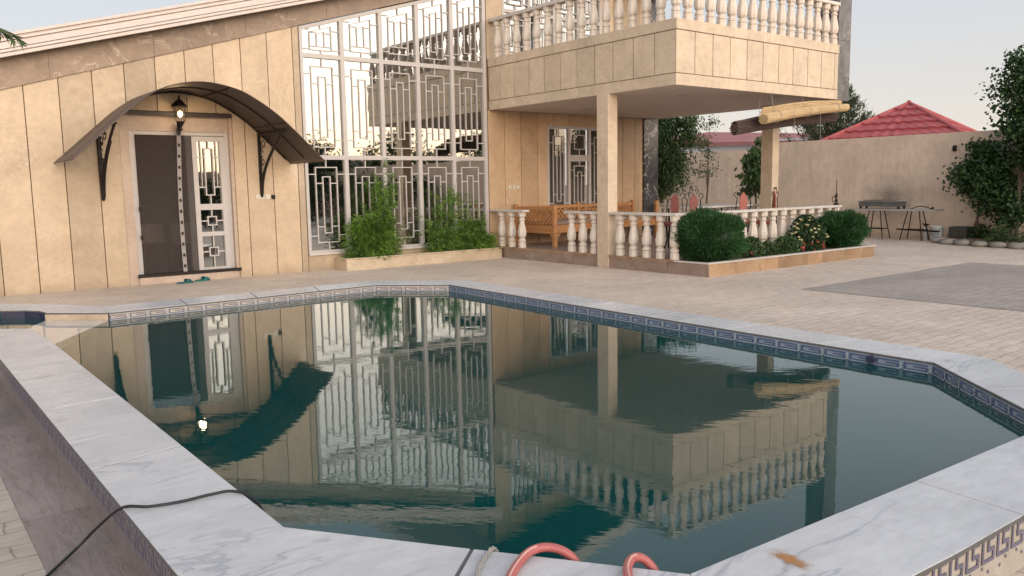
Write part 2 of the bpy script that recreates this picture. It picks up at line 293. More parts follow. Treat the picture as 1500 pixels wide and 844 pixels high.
# ---------------------------------------------------------------- mesh helpers
class MB:
    def __init__(s): s.v = []; s.f = []; s.sm = []
    def add(s, vs, fs, smooth=False):
        o = len(s.v); s.v += [tuple(q) for q in vs]; s.f += [tuple(i + o for i in f) for f in fs]; s.sm += [smooth] * len(fs); return s
    def box(s, x0, x1, y0, y1, z0, z1):
        return s.add([(x0, y0, z0), (x1, y0, z0), (x1, y1, z0), (x0, y1, z0), (x0, y0, z1), (x1, y0, z1), (x1, y1, z1), (x0, y1, z1)],
                     [(0, 3, 2, 1), (4, 5, 6, 7), (0, 1, 5, 4), (1, 2, 6, 5), (2, 3, 7, 6), (3, 0, 4, 7)])
    def prism(s, poly, z0, z1):                      # poly in xy
        n = len(poly); a = sum(poly[i][0] * poly[(i + 1) % n][1] - poly[(i + 1) % n][0] * poly[i][1] for i in range(n))
        if a < 0: poly = poly[::-1]
        return s.add([(x, y, z0) for x, y in poly] + [(x, y, z1) for x, y in poly],
                     [tuple(range(n - 1, -1, -1)), tuple(range(n, 2 * n))] + [(i, (i + 1) % n, n + (i + 1) % n, n + i) for i in range(n)])
    def slabXZ(s, poly, y0, y1):                     # poly in xz, extruded along y
        n = len(poly); a = sum(poly[i][0] * poly[(i + 1) % n][1] - poly[(i + 1) % n][0] * poly[i][1] for i in range(n))
        if a < 0: poly = poly[::-1]
        return s.add([(x, y0, z) for x, z in poly] + [(x, y1, z) for x, z in poly],
                     [tuple(range(n)), tuple(range(2 * n - 1, n - 1, -1))] + [(i, n + i, n + (i + 1) % n, (i + 1) % n) for i in range(n)])
    def beam(s, p, q, wd, ht, upv=(0, 0, 1)):        # rectangular bar from p to q
        p = Vector(p); q = Vector(q); d = (q - p).normalized(); u = Vector(upv)
        if abs(d.dot(u)) > .99: u = Vector((0, 1, 0))
        a = d.cross(u).normalized() * wd / 2; b = a.cross(d).normalized() * ht / 2
        vs = [c + x * a + y * b for c in (p, q) for x, y in ((-1, -1), (1, -1), (1, 1), (-1, 1))]
        return s.add(vs, [(0, 1, 2, 3), (7, 6, 5, 4), (0, 4, 5, 1), (1, 5, 6, 2), (2, 6, 7, 3), (3, 7, 4, 0)])
    def tube(s, pts, r, n=8, r2=None, cap=True, twist=0):
        pts = [Vector(p) for p in pts]; m = len(pts); vs = []; prev = None
        for i, p in enumerate(pts):
            d = (pts[min(i + 1, m - 1)] - pts[max(i - 1, 0)]).normalized()
            if prev is None:
                u = Vector((0, 0, 1)) if abs(d.z) < .9 else Vector((1, 0, 0)); a = d.cross(u).normalized()
            else: a = (prev - d * prev.dot(d)).normalized()
            prev = a; b = d.cross(a)
            rr = r if r2 is None else r + (r2 - r) * i / (m - 1)
            for k in range(n):
                th = 2 * PI * k / n + twist * i; vs.append(p + (a * math.cos(th) + b * math.sin(th)) * rr)
        fs = [(i * n + k, i * n + (k + 1) % n, (i + 1) * n + (k + 1) % n, (i + 1) * n + k) for i in range(m - 1) for k in range(n)]
        s.add(vs, fs, True)
        if cap: s.add(vs[:n], [tuple(range(n - 1, -1, -1))]); s.add(vs[-n:], [tuple(range(n))])
        return s
    def lathe(s, prof, c=(0, 0, 0), n=8, smooth=False, ph=0):
        vs = [(c[0] + r * math.cos(2 * PI * (k + ph) / n), c[1] + r * math.sin(2 * PI * (k + ph) / n), c[2] + z) for r, z in prof for k in range(n)]; m = len(prof)
        fs = [(i * n + k, i * n + (k + 1) % n, (i + 1) * n + (k + 1) % n, (i + 1) * n + k) for i in range(m - 1) for k in range(n)]
        s.add(vs, fs, smooth); s.add(vs[:n], [tuple(range(n - 1, -1, -1))]); s.add(vs[-n:], [tuple(range(n))]); return s
    def leaf(s, p, d, L, W):
        d = Vector(d).normalized(); r = Vector((U(-1, 1), U(-1, 1), U(-1, 1))); a = d.cross(r)
        if a.length < 1e-4: a = d.cross(Vector((1, 0, 0)))
        a = a.normalized() * W / 2; nn = d.cross(a).normalized() * L * .12; p = Vector(p)
        return s.add([p, p + d * L * .45 + a + nn, p + d * L, p + d * L * .45 - a + nn], [(0, 1, 2, 3)])
    def build(s, name, mat, parent=None, bevel=0, loc=None):
        me = bpy.data.meshes.new(name); me.from_pydata(s.v, [], s.f)
        me.polygons.foreach_set('use_smooth', s.sm); me.materials.append(mat); me.update()
        o = bpy.data.objects.new(name, me); C.objects.link(o)
        if parent:
            o.parent = parent; o.location = -Vector(parent.location) if loc is None else loc
            if parent.parent: o.location = (0, 0, 0) if loc is None else loc
        if bevel:
            b = o.modifiers.new('bevel', 'BEVEL'); b.width = bevel; b.segments = 2; b.limit_method = 'ANGLE'
        return o
def tag(o, label=None, cat=None, group=None, kind=None):
    if label: o['label'] = label
    if cat: o['category'] = cat
    if group: o['group'] = group
    if kind: o['kind'] = kind
    return o
def thing(name, label, cat, loc=(0, 0, 0), group=None):
    o = bpy.data.objects.new(name, None); o.empty_display_size = .1; C.objects.link(o); o.location = loc
    return tag(o, label, cat, group)
def onemesh(mb, name, mat, label, cat, group=None, bevel=0): return tag(mb.build(name, mat, bevel=bevel), label, cat, group)
def copy_thing(root, loc, label=None, rz=None):
    r = root.copy(); C.objects.link(r); r.location = loc
    if rz is not None: r.rotation_euler = (0, 0, rz)
    if label: r['label'] = label
    for ch in list(root.children):
        c = ch.copy(); C.objects.link(c); c.parent = r
        for g_ in ch.children:
            d = g_.copy(); C.objects.link(d); d.parent = c
    return r

# ---------------------------------------------------------------- ground, water
ZC, ZW = .235, .15
A, B, Cc, D, E, G, H, I = (1.14, 8.04), (1.91, 9.38), (5.16, 9.53), (5.86, 8.85), (5.72, 2.60), (4.72, 1.53), (2.0, 1.65), (1.13, 2.87)
Aw = (1.10, 8.81)
basin_l = [(.88, 9.0), (.3, 9.15), (-.6, 9.1), (-1.6, 9.0)]
basin_r = [(-1.6, 10.5), (-.4, 10.62), (.5, 10.6), (1.04, 10.42), (1.24, 10.28), (1.36, 10.10), (1.40, 9.87)]
hole = [A, Aw] + basin_l + basin_r + [B, Cc, D, E, G, H, I]
def inset(poly, d):
    n = len(poly); out = []
    ar = sum(poly[i][0] * poly[(i + 1) % n][1] - poly[(i + 1) % n][0] * poly[i][1] for i in range(n)); sg = 1 if ar > 0 else -1
    for i in range(n):
        p0, p1, p2 = (Vector(poly[(i + k) % n]) for k in (-1, 0, 1))
        n1 = Vector((-(p1 - p0).y, (p1 - p0).x)).normalized() * sg; n2 = Vector((-(p2 - p1).y, (p2 - p1).x)).normalized() * sg
        mm = (n1 + n2); mm = mm / max(.35, mm.length_squared) * 2 if mm.length > 0 else n1
        out.append(tuple(p1 + mm * d))
    return out
import bmesh
bm = bmesh.new()
def loop(bm, pts, z):
    vs = [bm.verts.new((x, y, z)) for x, y in pts]
    return [bm.edges.new((vs[i], vs[(i + 1) % len(vs)])) for i in range(len(vs))]
hole_g = inset(hole, -.10)
ed = loop(bm, [(-30, -25), (45, -25), (45, 40), (-30, 40)], 0) + loop(bm, hole_g, 0)
bmesh.ops.triangle_fill(bm, edges=ed, use_beauty=True, use_dissolve=False)
bmesh.ops.recalc_face_normals(bm, faces=bm.faces)
for f in bm.faces:
    if f.normal.z < 0: f.normal_flip()
me = bpy.data.meshes.new('paved_ground'); bm.to_mesh(me); bm.free(); me.materials.append(M_pave)
gr = bpy.data.objects.new('paved_ground', me); C.objects.link(gr); tag(gr, kind='structure')
mb = MB()
for x0, x1, y0, y1 in ((-900, -30, -900, 900), (45, 900, -900, 900), (-30, 45, -900, -25), (-30, 45, 40, 900)):
    mb.add([(x0, y0, 0), (x1, y0, 0), (x1, y1, 0), (x0, y1, 0)], [(0, 1, 2, 3)])
tag(mb.build('open_ground', M_earth), kind='structure')
mb = MB().add([(10.1, 1.0, .004), (15.4, 1.0, .004), (15.4, 6.44, .004), (10.1, 6.44, .004)], [(0, 1, 2, 3)])
tag(mb.build('grey_paving', M_pave2), kind='structure')
mb = MB().add([(-6, -2, .004), (.43, -2, .004), (.43, 7.8, .004), (-6, 7.8, .004)], [(0, 1, 2, 3)])
tag(mb.build('cream_paving', M_pave3), kind='structure')
mb = MB().add([(.432, -2, .004), (1.05, -2, .004), (1.05, 2.0, .004), (.72, 2.6, .004), (.72, 7.8, .004), (.432, 7.8, .004)], [(0, 1, 2, 3, 4, 5)])
tag(mb.build('brown_paving', M_pave4), kind='structure')
bm = bmesh.new(); ed = loop(bm, inset(hole, -.012), ZW); bmesh.ops.triangle_fill(bm, edges=ed)
for f in bm.faces:
    if f.normal.z < 0: f.normal_flip()
me = bpy.data.meshes.new('water'); bm.to_mesh(me); bm.free(); me.materials.append(M_water)
wo = bpy.data.objects.new('water', me); C.objects.link(wo); tag(wo, kind='structure')

# ---------------------------------------------------------------- pool
pool = thing('swimming_pool', 'long eight sided pool with raised white marble rim, blue key tile band and green water', 'pool', (3.4, 5.4, 0))
FL = -1.25
# basin shell
mb = MB(); main = [A, B, Cc, D, E, G, H, I]; n = len(main)
mo = inset(main, -.014)
for i in range(n):
    p, q = mo[i], mo[(i + 1) % n]; zt = .105 if i == 0 else ZC - .115
    mb.add([(*p, FL), (*q, FL), (*q, zt), (*p, zt)], [(0, 1, 2, 3)])
mb.add([(x, y, FL) for x, y in mo], [tuple(range(n))])
mb.build('basin', M_mosaic, pool)
mb = MB(); sb = [A, Aw] + basin_l + basin_r + [B]
sbo = inset(sb, -.012)
k0 = len(sbo) - 1
sb0 = [(1.14 - .02, 8.04), *sbo[1:-1], (1.90, 9.38)]
mb.add([(x, y, -.35) for x, y in [(.95, 8.9)] + sbo[2:-2] + [(1.36, 9.9)]], [tuple(range(len(sbo) - 2))])
for i in range(1, len(sbo) - 5):
    p, q = sbo[i], sbo[i + 1]; mb.add([(*p, -.35), (*q, -.35), (*q, .21), (*p, .21)], [(0, 1, 2, 3)])
mb.build('small_basin_lining', M_mosaic, pool)
mb = MB()
for i in range(len(sbo) - 8, len(sbo) - 2):
    p, q = sbo[i], sbo[i + 1]; mb.add([(*p, -.35), (*q, -.35), (*q, .214), (*p, .214)], [(0, 1, 2, 3)])
mb.build('dark_curved_wall', M_navy, pool)
MB().add([(1.385, 9.875, 0), (1.90, 9.395, 0), (1.90, 9.395, .214), (1.385, 9.875, .214)], [(0, 1, 2, 3)]).build('plain_wall', M_planter, pool)
MB().prism([(1.10, 8.06), (1.90, 9.38), (1.39, 9.86), (1.22, 9.55), (1.10, 9.1)], .10, .1515).build('overflow_sill', M_wet, pool)
# inner tile band + outer face, with the key motif laid proud
def band(p, q, z0, z1, mat, name): return MB().add([(*p, z0), (*q, z0), (*q, z1), (*p, z1)], [(0, 1, 2, 3)]).build(name, mat, pool)
def key_strip(mb, p, q, nrm, z0, z1, mod, t_, off=.003, style=0):
    p = Vector(p); q = Vector(q); L = (q - p).length; d = (q - p) / L; nn = Vector(nrm).normalized()
    k = max(1, round(L / mod)); m = L / k; hh = z1 - z0
    def seg(u0, v0, u1, v1):                  # local rectangle
        a = p + nn * off
        pts = [a + d * u0, a + d * u1, a + d * u1, a + d * u0]; zz = (z0 + v0, z0 + v0, z0 + v1, z0 + v1)
        b = [pp + nn * .0015 for pp in pts]
        vs = [(pp.x, pp.y, z) for pp, z in zip(pts, zz)] + [(pp.x, pp.y, z) for pp, z in zip(b, zz)]
        mb.add(vs, [(4, 5, 6, 7), (7, 6, 5, 4), (0, 1, 5, 4), (2, 3, 7, 6), (1, 2, 6, 5), (3, 0, 4, 7)][0:1] + [(0, 1, 5, 4), (2, 3, 7, 6), (1, 2, 6, 5), (3, 0, 4, 7)])
    for i in range(k):
        u = i * m; w_ = m * .82
        if style == 0:
            seg(u, hh * .82, u + w_, hh); seg(u, hh * .0, u + t_, hh * .82); seg(u + t_, 0, u + w_, hh * .17)
            seg(u + w_ - t_, hh * .17, u + w_, hh * .6); seg(u + w_ * .4, hh * .44, u + w_ - t_, hh * .6)
        else:
            seg(u, 0, u + t_, hh); seg(u + t_, 0, u + w_, t_); seg(u + w_ - t_, t_, u + w_, hh * .55); seg(u + w_ * .45, hh * .55 - t_, u + w_ - t_, hh * .55)
            seg(u + w_ * .45, hh * .55, u + w_ * .45 + t_, hh); seg(u + w_ * .45 + t_, hh - t_, u + w_, hh)
def nrm_in(p, q):   # normal to the left of p->q
    d = Vector(q) - Vector(p); return Vector((d.y, -d.x)).normalized()
ci = Vector((3.4, 5.4))
edges = [(B, Cc), (Cc, D), (D, E), (E, G), (G, H), (H, I), (I, A)]
for j, (p, q) in enumerate(edges):
    nn = nrm_in(p, q)
    if nn.dot(ci - Vector(p)) < 0: nn = -nn
    o_ = -nn * .002
    band((p[0] + o_.x, p[1] + o_.y), (q[0] + o_.x, q[1] + o_.y), ZC - .115, ZC - .019, M_tile_sky if j in (2, 3) else M_tile, 'tile_band')
    mb = MB(); key_strip(mb, p, q, nn, ZC - .078, ZC - .030, .205, .014, .0015); mb.build('key_motif', M_key if j in (2, 3) else M_keyg, pool)
    L = (Vector(q) - Vector(p)).length; k_ = max(1, round(L / .205)); m2 = MB(); dd = (Vector(q) - Vector(p)) / L
    for i in range(k_):
        a = Vector(p) + dd * ((i + .87) * L / k_) + nn * .003; b = a + dd * .014; m2.add([(a.x, a.y, ZC - .08), (b.x, b.y, ZC - .08), (b.x, b.y, ZC - .028), (a.x, a.y, ZC - .028)], [(0, 1, 2, 3)])
        a = Vector(p) + dd * (i * L / k_) + nn * .0031; b = a + dd * L / k_ * .87; m2.add([(a.x, a.y, ZC - .088), (b.x, b.y, ZC - .088), (b.x, b.y, ZC - .079), (a.x, a.y, ZC - .079)], [(0, 1, 2, 3)])
    m2.build('white_motif', M_keyw, pool)
W_ = .43
ring = inset([A, B, Cc, D, E, G, H, I], -W_)
oA, oB, oC, oD, oE, oG, oH, oI = ring
oA = (oI[0], 8.04); oB = (1.95, 9.95)
def quadsplit(mb_list, p, q, op, oq, k, gap=.006):
    for i in range(k):
        a, b = i / k, (i + 1) / k; L = (Vector(q) - Vector(p)).length; e_ = gap / L
        a2 = a + (e_ if i else 0); b2 = b - (e_ if i < k - 1 else 0)
        f = lambda s_, e2, t: (s_[0] + (e2[0] - s_[0]) * t, s_[1] + (e2[1] - s_[1]) * t)
        mb_list.append([f(p, q, a2), f(p, q, b2), f(op, oq, b2), f(op, oq, a2)])
slabs = []
quadsplit(slabs, B, Cc, oB, oC, 4); quadsplit(slabs, Cc, D, oC, oD, 1); quadsplit(slabs, D, E, oD, oE, 7)
quadsplit(slabs, E, G, oE, oG, 2); quadsplit(slabs, I, A, oI, oA, 4); quadsplit(slabs, H, I, oH, oI, 2)
oS = (3.38, oH[1] * .3 + oG[1] * .7)
slabs_n = [(G, (3.38, 1.585), oG, (3.33, 1.155)), ((3.38, 1.585), (2.84, 1.61), (3.33, 1.155), (2.80, 1.17)), ((2.84, 1.61), H, (2.80, 1.17), oH)]
for a_, b_, c_, d_ in slabs_n: slabs.append([a_, b_, d_, c_])
slabs += [[A, Aw, (.88, 9.0), (.30, 9.15), (-.25, 9.12), (.2, 8.5), (oA[0], 8.04)], [(-.25, 9.12), (-.6, 9.1), (-1.6, 9.0), (-1.6, 8.3), (.2, 8.3), (.2, 8.5)],
          [B, (1.40, 9.87), (1.36, 10.10), (1.24, 10.28), (1.04, 10.42), (1.1, 11.1), (1.6, 10.55), (1.95, 9.95)],
          [(1.04, 10.42), (.5, 10.6), (-.4, 10.62), (-1.6, 10.5), (-1.6, 11.2), (.2, 11.25), (1.1, 11.1)]]
under = []
quadsplit(under, B, Cc, oB, oC, 4, 0); quadsplit(under, Cc, D, oC, oD, 1, 0); quadsplit(under, D, E, oD, oE, 7, 0); quadsplit(under, E, G, oE, oG, 2, 0)
quadsplit(under, I, A, oI, oA, 4, 0); quadsplit(under, H, I, oH, oI, 2, 0); under += slabs[-7:]
for i_, q in enumerate(under): MB().prism(inset(q, .0004), ZC - .0195, ZC - .004 + i_ * .00001).build('slab_bedding', M_bed, pool)
for q in slabs:
    mb = MB(); mb.prism(inset(q, .0016), ZC - .02, ZC + U(0, .0012)); mb.build('coping_slab', M_cop, pool, bevel=.0012)
# outer faces of the raised rim, with motif
ro = inset([(-1.6, 8.3), (.2, 8.3), oA, oI, oH, oG, oE, oD, oC, oB, (1.6, 10.55), (1.1, 11.1), (.2, 11.25), (-1.6, 11.2)], .012)
out_e = [(ro[i], ro[(i + 1) % len(ro)]) for i in range(len(ro) - 1)]
mb = MB()
for p, q in out_e: mb.add([(*p, -.02), (*q, -.02), (*q, ZC - .02), (*p, ZC - .02)], [(0, 1, 2, 3)])
mb.build('outer_face', M_tile, pool)
M_tile_shade = stone('outer tile with shade in colour', (.17, .145, .14), (.24, .205, .20), 5, .35)  # left rim face: its shade is painted in as a darker tile colour
mb = MB(); p, q = out_e[2]; mb.add([(p[0] - .002, p[1], 0), (q[0] - .002, q[1], 0), (q[0] - .002, q[1], ZC - .02), (p[0] - .002, p[1], ZC - .02)], [(0, 1, 2, 3)]); mb.build('tile_painted_shade', M_tile_shade, pool)
mk, md = MB(), MB()
for p, q in out_e[2:6]:
    nn = nrm_in(p, q)
    if nn.dot(ci - Vector(p)) > 0: nn = -nn
    key_strip(mk, p, q, nn, .11, .205, .115, .014, .003, 1)
    L = (Vector(q) - Vector(p)).length; d = (Vector(q) - Vector(p)) / L
    for i in range(int(L / .045)):
        c = Vector(p) + d * (i + .5) * .045 + nn * .0025; z = .10 - .022 * (i % 2) ; a = c - d * .006; b = c + d * .006
        if i % 3: md.add([(a.x, a.y, z - .013), (b.x, b.y, z - .013), (b.x, b.y, z), (a.x, a.y, z)], [(0, 1, 2, 3), (3, 2, 1, 0)][:1])
mk.build('outer_key_motif', M_keyg, pool); md.build('dot_motif', M_keyg, pool)
# rim core between inner band and outer face so light cannot leak
mb = MB()
for (x0, y0), (x1, y1) in []: pass
# small round outlet fitting on the right band
MB().tube([(5.70, 3.05, .185), (5.73, 3.05, .185)], .03, 12).build('outlet', M_navy, pool)

# ---------------------------------------------------------------- house
YF = 14.03
house = thing('house', 'single storey house with beige stone cladding, sloping roof, lattice window wall and columned balcony', 'house', (6, YF, 0))
bbz = lambda x: 2.98 + .298 * (x - 1.65)        # underside of the brown band
btz = lambda x: 3.45 + .275 * (x - 1.69)        # top of the brown band
def panels(mb, xs, z0f, z1f, y0, y1, gap=.007):
    for a, b in zip(xs[:-1], xs[1:]):
        mb.slabXZ([(a + gap, z0f(a)), (b - gap, z0f(b)), (b - gap, z1f(b) - .003), (a + gap, z1f(a) - .003)], y0, y1)
jx = [1.475 + .465 * k for k in range(-14, 11)]           # ... 6.125
mb = MB()
left = [x for x in jx if x < 3.25]
zero = lambda x: 0.0
panels(mb, [x for x in jx if x <= 2.88], zero, bbz, YF, YF + .03)
panels(mb, [3.335, 3.80, 4.265, 4.73], lambda x: 2.775, bbz, YF, YF + .03)
mb.slabXZ([(2.877, 0), (3.198, 0), (3.198, 2.775), (3.328, 2.775), (3.328, bbz(3.328) - .003), (2.877, bbz(2.877) - .003)], YF, YF + .03)
mb.slabXZ([(4.99, 0), (5.188, 0), (5.188, bbz(5.188) - .003), (4.737, bbz(4.737) - .003), (4.737, 2.775), (4.99, 2.775)], YF, YF + .03)
panels(mb, [5.195, 5.66, 6.125, 6.25], zero, bbz, YF, YF + .03)
mb.slabXZ([(6.257, 0), (10.37, 0), (10.37, .30), (6.257, .30)], YF + .005, YF + .03)
mb.build('wall', M_wall, house)
mb = MB(); mb.slabXZ([(-5.2, 0), (3.22, 0), (3.22, bbz(3.22)), (-5.2, bbz(-5.2))], YF + .028, YF + .25)
mb.slabXZ([(3.22, 2.78), (4.98, 2.78), (4.98, bbz(4.98)), (3.22, bbz(3.22))], YF + .028, YF + .25)
mb.slabXZ([(4.98, 0), (6.26, 0), (6.26, bbz(6.26)), (4.98, bbz(4.98))], YF + .028, YF + .25)
mb.slabXZ([(6.26, 0), (10.4, 0), (10.4, .30), (6.26, .30)], YF + .028, YF + .25)
mb.build('wall_backing', M_joint, house)
mb = MB()
ks = [-5.2 + 1.5 * k for k in range(0, 11)]
for a, b in zip(ks[:-1], ks[1:]): mb.slabXZ([(a + .002, bbz(a)), (min(b, 10.37) - .002, bbz(min(b, 10.37))), (min(b, 10.37) - .002, btz(min(b, 10.37))), (a + .002, btz(a))], YF - .03, YF + .2)
mb.build('stone_band', M_brown, house)
rf = MB()                                   # layered white edge of the roof
rz = lambda x: 3.40 + .278 * (x - 1.69)
def strip(mb, zoff0, zoff1, y0, y1, x0=-5.4, x1=10.3): mb.slabXZ([(x0, rz(x0) + zoff0), (x1, rz(x1) + zoff0), (x1, rz(x1) + zoff1), (x0, rz(x0) + zoff1)], y0, y1)
strip(rf, 0, .045, 13.66, 13.74); strip(rf, .045, .065, 13.73, 13.80); strip(rf, .065, .10, 13.68, 13.82); strip(rf, .10, .115, 13.745, 13.84); strip(rf, .115, .20, 13.70, 13.85); strip(rf, .20, .22, 13.76, 13.88); strip(rf, .22, .25, 13.71, 13.9); strip(rf, .25, .285, 13.77, 13.95); strip(rf, .285, .325, 13.73, 20)
roof = rf.build('roof', M_roof, house)
sf = MB(); strip(sf, .045, .055, 13.74, 14.3); sf.build('roof_soffit', M_bronze, house)
# lattice window wall
WX = [6.28 + .806 * k for k in range(6)]
wtop = lambda x: bbz(x) - .02
def bar(mb, x0, z0, x1, z1, w_, y0, y1):
    mb.beam((x0, (y0 + y1) / 2, z0), (x1, (y0 + y1) / 2, z1), w_, abs(y1 - y0), (0, 1, 0)) if False else mb.slabXZ(
        (lambda dx, dz: [(x0 - dz, z0 + dx), (x0 + dz, z0 - dx), (x1 + dz, z1 - dx), (x1 - dz, z1 + dx)])(*( ((x1 - x0) / math.hypot(x1 - x0, z1 - z0) * w_ / 2), ((z1 - z0) / math.hypot(x1 - x0, z1 - z0) * w_ / 2))), y0, y1)
def rect(mb, x0, x1, z0, z1, w_, y0, y1, zt=None):
    zt = zt or (lambda x: z1)
    bar(mb, x0, z0 - w_ / 2, x0, zt(x0) + w_ / 2, w_, y0, y1); bar(mb, x1, z0 - w_ / 2, x1, zt(x1) + w_ / 2, w_, y0, y1)
    bar(mb, x0 + w_ / 2, z0, x1 - w_ / 2, z0, w_, y0 + .001, y1 - .001); bar(mb, x0 + w_ / 2, zt(x0), x1 - w_ / 2, zt(x1), w_, y0 + .001, y1 - .001)
def grille(mb, x0, x1, z0, z1, y, b=.022, zt=None, low=None, top_stub=True, oz=None):
    W = x1 - x0; Hh = z1 - z0; y0, y1 = y - .012, y + .012
    ztf = zt or (lambda x: z1)
    ox0, ox1 = x0 + .21 * W, x1 - .21 * W; ix0, ix1 = x0 + .40 * W, x1 - .40 * W
    dz = .085 * Hh if Hh > 1.2 else .13 * Hh
    if Hh > 1.2: dz = min(dz, .17)
    slope = (ztf(x1) - ztf(x0)) / W
    ot = lambda x: ztf(x) - dz; obz = z0 + dz
    rect(mb, ox0, ox1, obz, 0, b, y0, y1, ot)
    dzi = dz * 2.0; it = lambda x: ztf(x) - dzi - (.03 if Hh > 1.2 else 0); ib = z0 + dzi + (.03 if Hh > 1.2 else 0)
    rect(mb, ix0, ix1, ib, 0, b, y0 + .002, y1 - .002, it)
    cx = (x0 + x1) / 2; e_ = .001
    bar(mb, cx, z0, cx, obz - b / 2, b, y0 + e_, y1 - e_)
    if top_stub: bar(mb, cx, ot(cx) + b / 2, cx, ztf(cx), b, y0 + e_, y1 - e_)
    for f in (.16, .84):
        zz = z0 + (ztf(cx) - z0) * f
        bar(mb, x0, zz, ox0 - b / 2, zz, b, y0 + e_, y1 - e_); bar(mb, ox1 + b / 2, zz, x1, zz, b, y0 + e_, y1 - e_)
    for f in (.26, .74):
        zz = z0 + (ztf(cx) - z0) * f
        bar(mb, ox0 + b / 2, zz, ix0 - b / 2, zz, b, y0 + e_, y1 - e_); bar(mb, ix1 + b / 2, zz, ox1 - b / 2, zz, b, y0 + e_, y1 - e_)
mb = MB(); f0, f1 = YF - .005, YF + .07
for i, x in enumerate(WX):
    a, b = (x - .04, x + .04); a = max(a, 6.262)
    mb.slabXZ([(a, .30), (b, .30), (b, wtop(b)), (a, wtop(a))], f0, f1)
for z0, z1 in ((.30, .37), (2.02, 2.10), (3.82, 3.90)):
    for a, b in zip(WX[:-1], WX[1:]): mb.box(a + .04, b - .04, f0 + .002, f1 - .002, z0, z1)
for a, b in zip(WX[:-1], WX[1:]): mb.slabXZ([(a + .04, wtop(a + .04) - .06), (b - .04, wtop(b - .04) - .06), (b - .04, wtop(b - .04)), (a + .04, wtop(a + .04))], f0 + .002, f1 - .002)
win = mb.build('lattice_window', M_white, house)
for a, b in zip(WX[:-1], WX[1:]):
    a += .04; b -= .04
    for z0, z1, zt in ((.37, 2.02, None), (2.10, 3.82, None), (3.90, None, lambda x: wtop(x) - .06)):
        if zt is None: zt = (lambda zz: (lambda x: zz))(z1)
        tilt = U(-.004, .004)
        MB().add([(a, YF + .045 + tilt, z0), (b, YF + .045 - tilt, z0), (b, YF + .045 - tilt, zt(b)), (a, YF + .045 + tilt, zt(a))], [(0, 1, 2, 3)]).build('pane', M_glass, win)
        g_ = MB(); grille(g_, a, b, z0, zt((a + b) / 2), YF + .032, zt=zt, b=.019); g_.build('grille', M_white, win)
MB().box(6.262, 10.34, YF - .03, YF + .004, .285, .315).build('window_sill', M_cap, house)
# rooms behind the glass
mb = MB()
mb.box(6.2, 10.4, 18.4, 18.5, 0, 4.5); mb.box(10.4, 15.0, 18.4, 18.5, 0, 5.9); mb.box(6.2, 15, YF + .3, 18.4, -.02, .02); mb.box(2.2, 2.3, YF + .3, 18.4, 0, 3.3); mb.box(2.3, 6.2, 18.4, 18.5, 0, 3.3); mb.box(2.3, 6.2, YF + .26, 18.4, .10, .13); mb.box(6.2, 6.3, YF + .3, 18.4, 0, 4)
mb.build('interior', M_room, house)
# door
mb = MB(); 
mb.slabXZ([(3.205, 0), (3.345, 0), (3.345, 2.77), (3.205, 2.77)], YF + .02, YF + .3)
mb.slabXZ([(4.93, 0), (4.985, 0), (4.985, 2.77), (4.93, 2.77)], YF + .02, YF + .3)
mb.slabXZ([(3.345, 2.46), (4.93, 2.46), (4.93, 2.77), (3.345, 2.77)], YF + .08, YF + .3)
mb.slabXZ([(3.345, -.02), (4.93, -.02), (4.93, .13), (3.345, .13)], YF - .02, YF + .3)
mb.build('door_surround', M_sur, house)

mb = MB(); dy0, dy1 = YF + .09, YF + .16
mb.box(3.347, 3.44, dy0, dy1, .13, 2.458); mb.box(4.86, 4.928, dy0, dy1, .13, 2.458); mb.box(3.44, 4.86, dy0 + .002, dy1 - .002, 2.40, 2.456)
mb.box(4.22, 4.31, dy0 + .002, dy1 - .002, .132, 2.40); 
fr_ = mb.build('entrance_door', M_white, house)
mb = MB(); lx0, lx1, ly0, ly1 = 4.312, 4.858, dy0 - .02, dy1 - .01
mb.box(lx0, lx0 + .085, ly0, ly1, .15, 2.39); mb.box(lx1 - .085, lx1, ly0, ly1, .15, 2.39)
for z0, z1 in ((.15, .20), (.73, .80), (1.17, 1.27), (2.31, 2.39)): mb.box(lx0 + .085, lx1 - .085, ly0 + .002, ly1 - .002, z0, z1)
leaf_ = mb.build('door_leaf', M_white, fr_)
gx0, gx1 = lx0 + .085, lx1 - .085
for z0, z1 in ((.20, .73), (.80, 1.17), (1.27, 2.31)):
    MB().add([(gx0, dy0 + .03, z0), (gx1, dy0 + .03, z0), (gx1, dy0 + .03, z1), (gx0, dy0 + .03, z1)], [(0, 1, 2, 3)]).build('pane', M_glass2, fr_)
g_ = MB(); yy = dy0 - .002
def stubs(z0, z1, ins):
    cx = (gx0 + gx1) / 2; cz = (z0 + z1) / 2; s_ = ins
    rect(g_, cx - s_, cx + s_, cz - s_, cz + s_, .02, yy - .01, yy + .01)
    bar(g_, cx, z0, cx, cz - s_, .02, yy - .009, yy + .009); bar(g_, cx, cz + s_, cx, z1, .02, yy - .009, yy + .009)
    bar(g_, gx0, cz, cx - s_, cz, .02, yy - .009, yy + .009); bar(g_, cx + s_, cz, gx1, cz, .02, yy - .009, yy + .009)
stubs(.20, .73, .07); stubs(.80, 1.17, .07)
rect(g_, gx0 + .12, gx1 - .12, 1.42, 2.19, .02, yy - .01, yy + .01)
for z_ in (1.55, 2.05): bar(g_, gx0, z_, gx0 + .11, z_, .02, yy - .009, yy + .009); bar(g_, gx1 - .11, z_, gx1, z_, .02, yy - .009, yy + .009)
bar(g_, gx0 + .06, 1.55, gx0 + .06, 2.31, .014, yy - .008, yy + .008); bar(g_, gx1 - .06, 1.55, gx1 - .06, 2.31, .014, yy - .008, yy + .008)
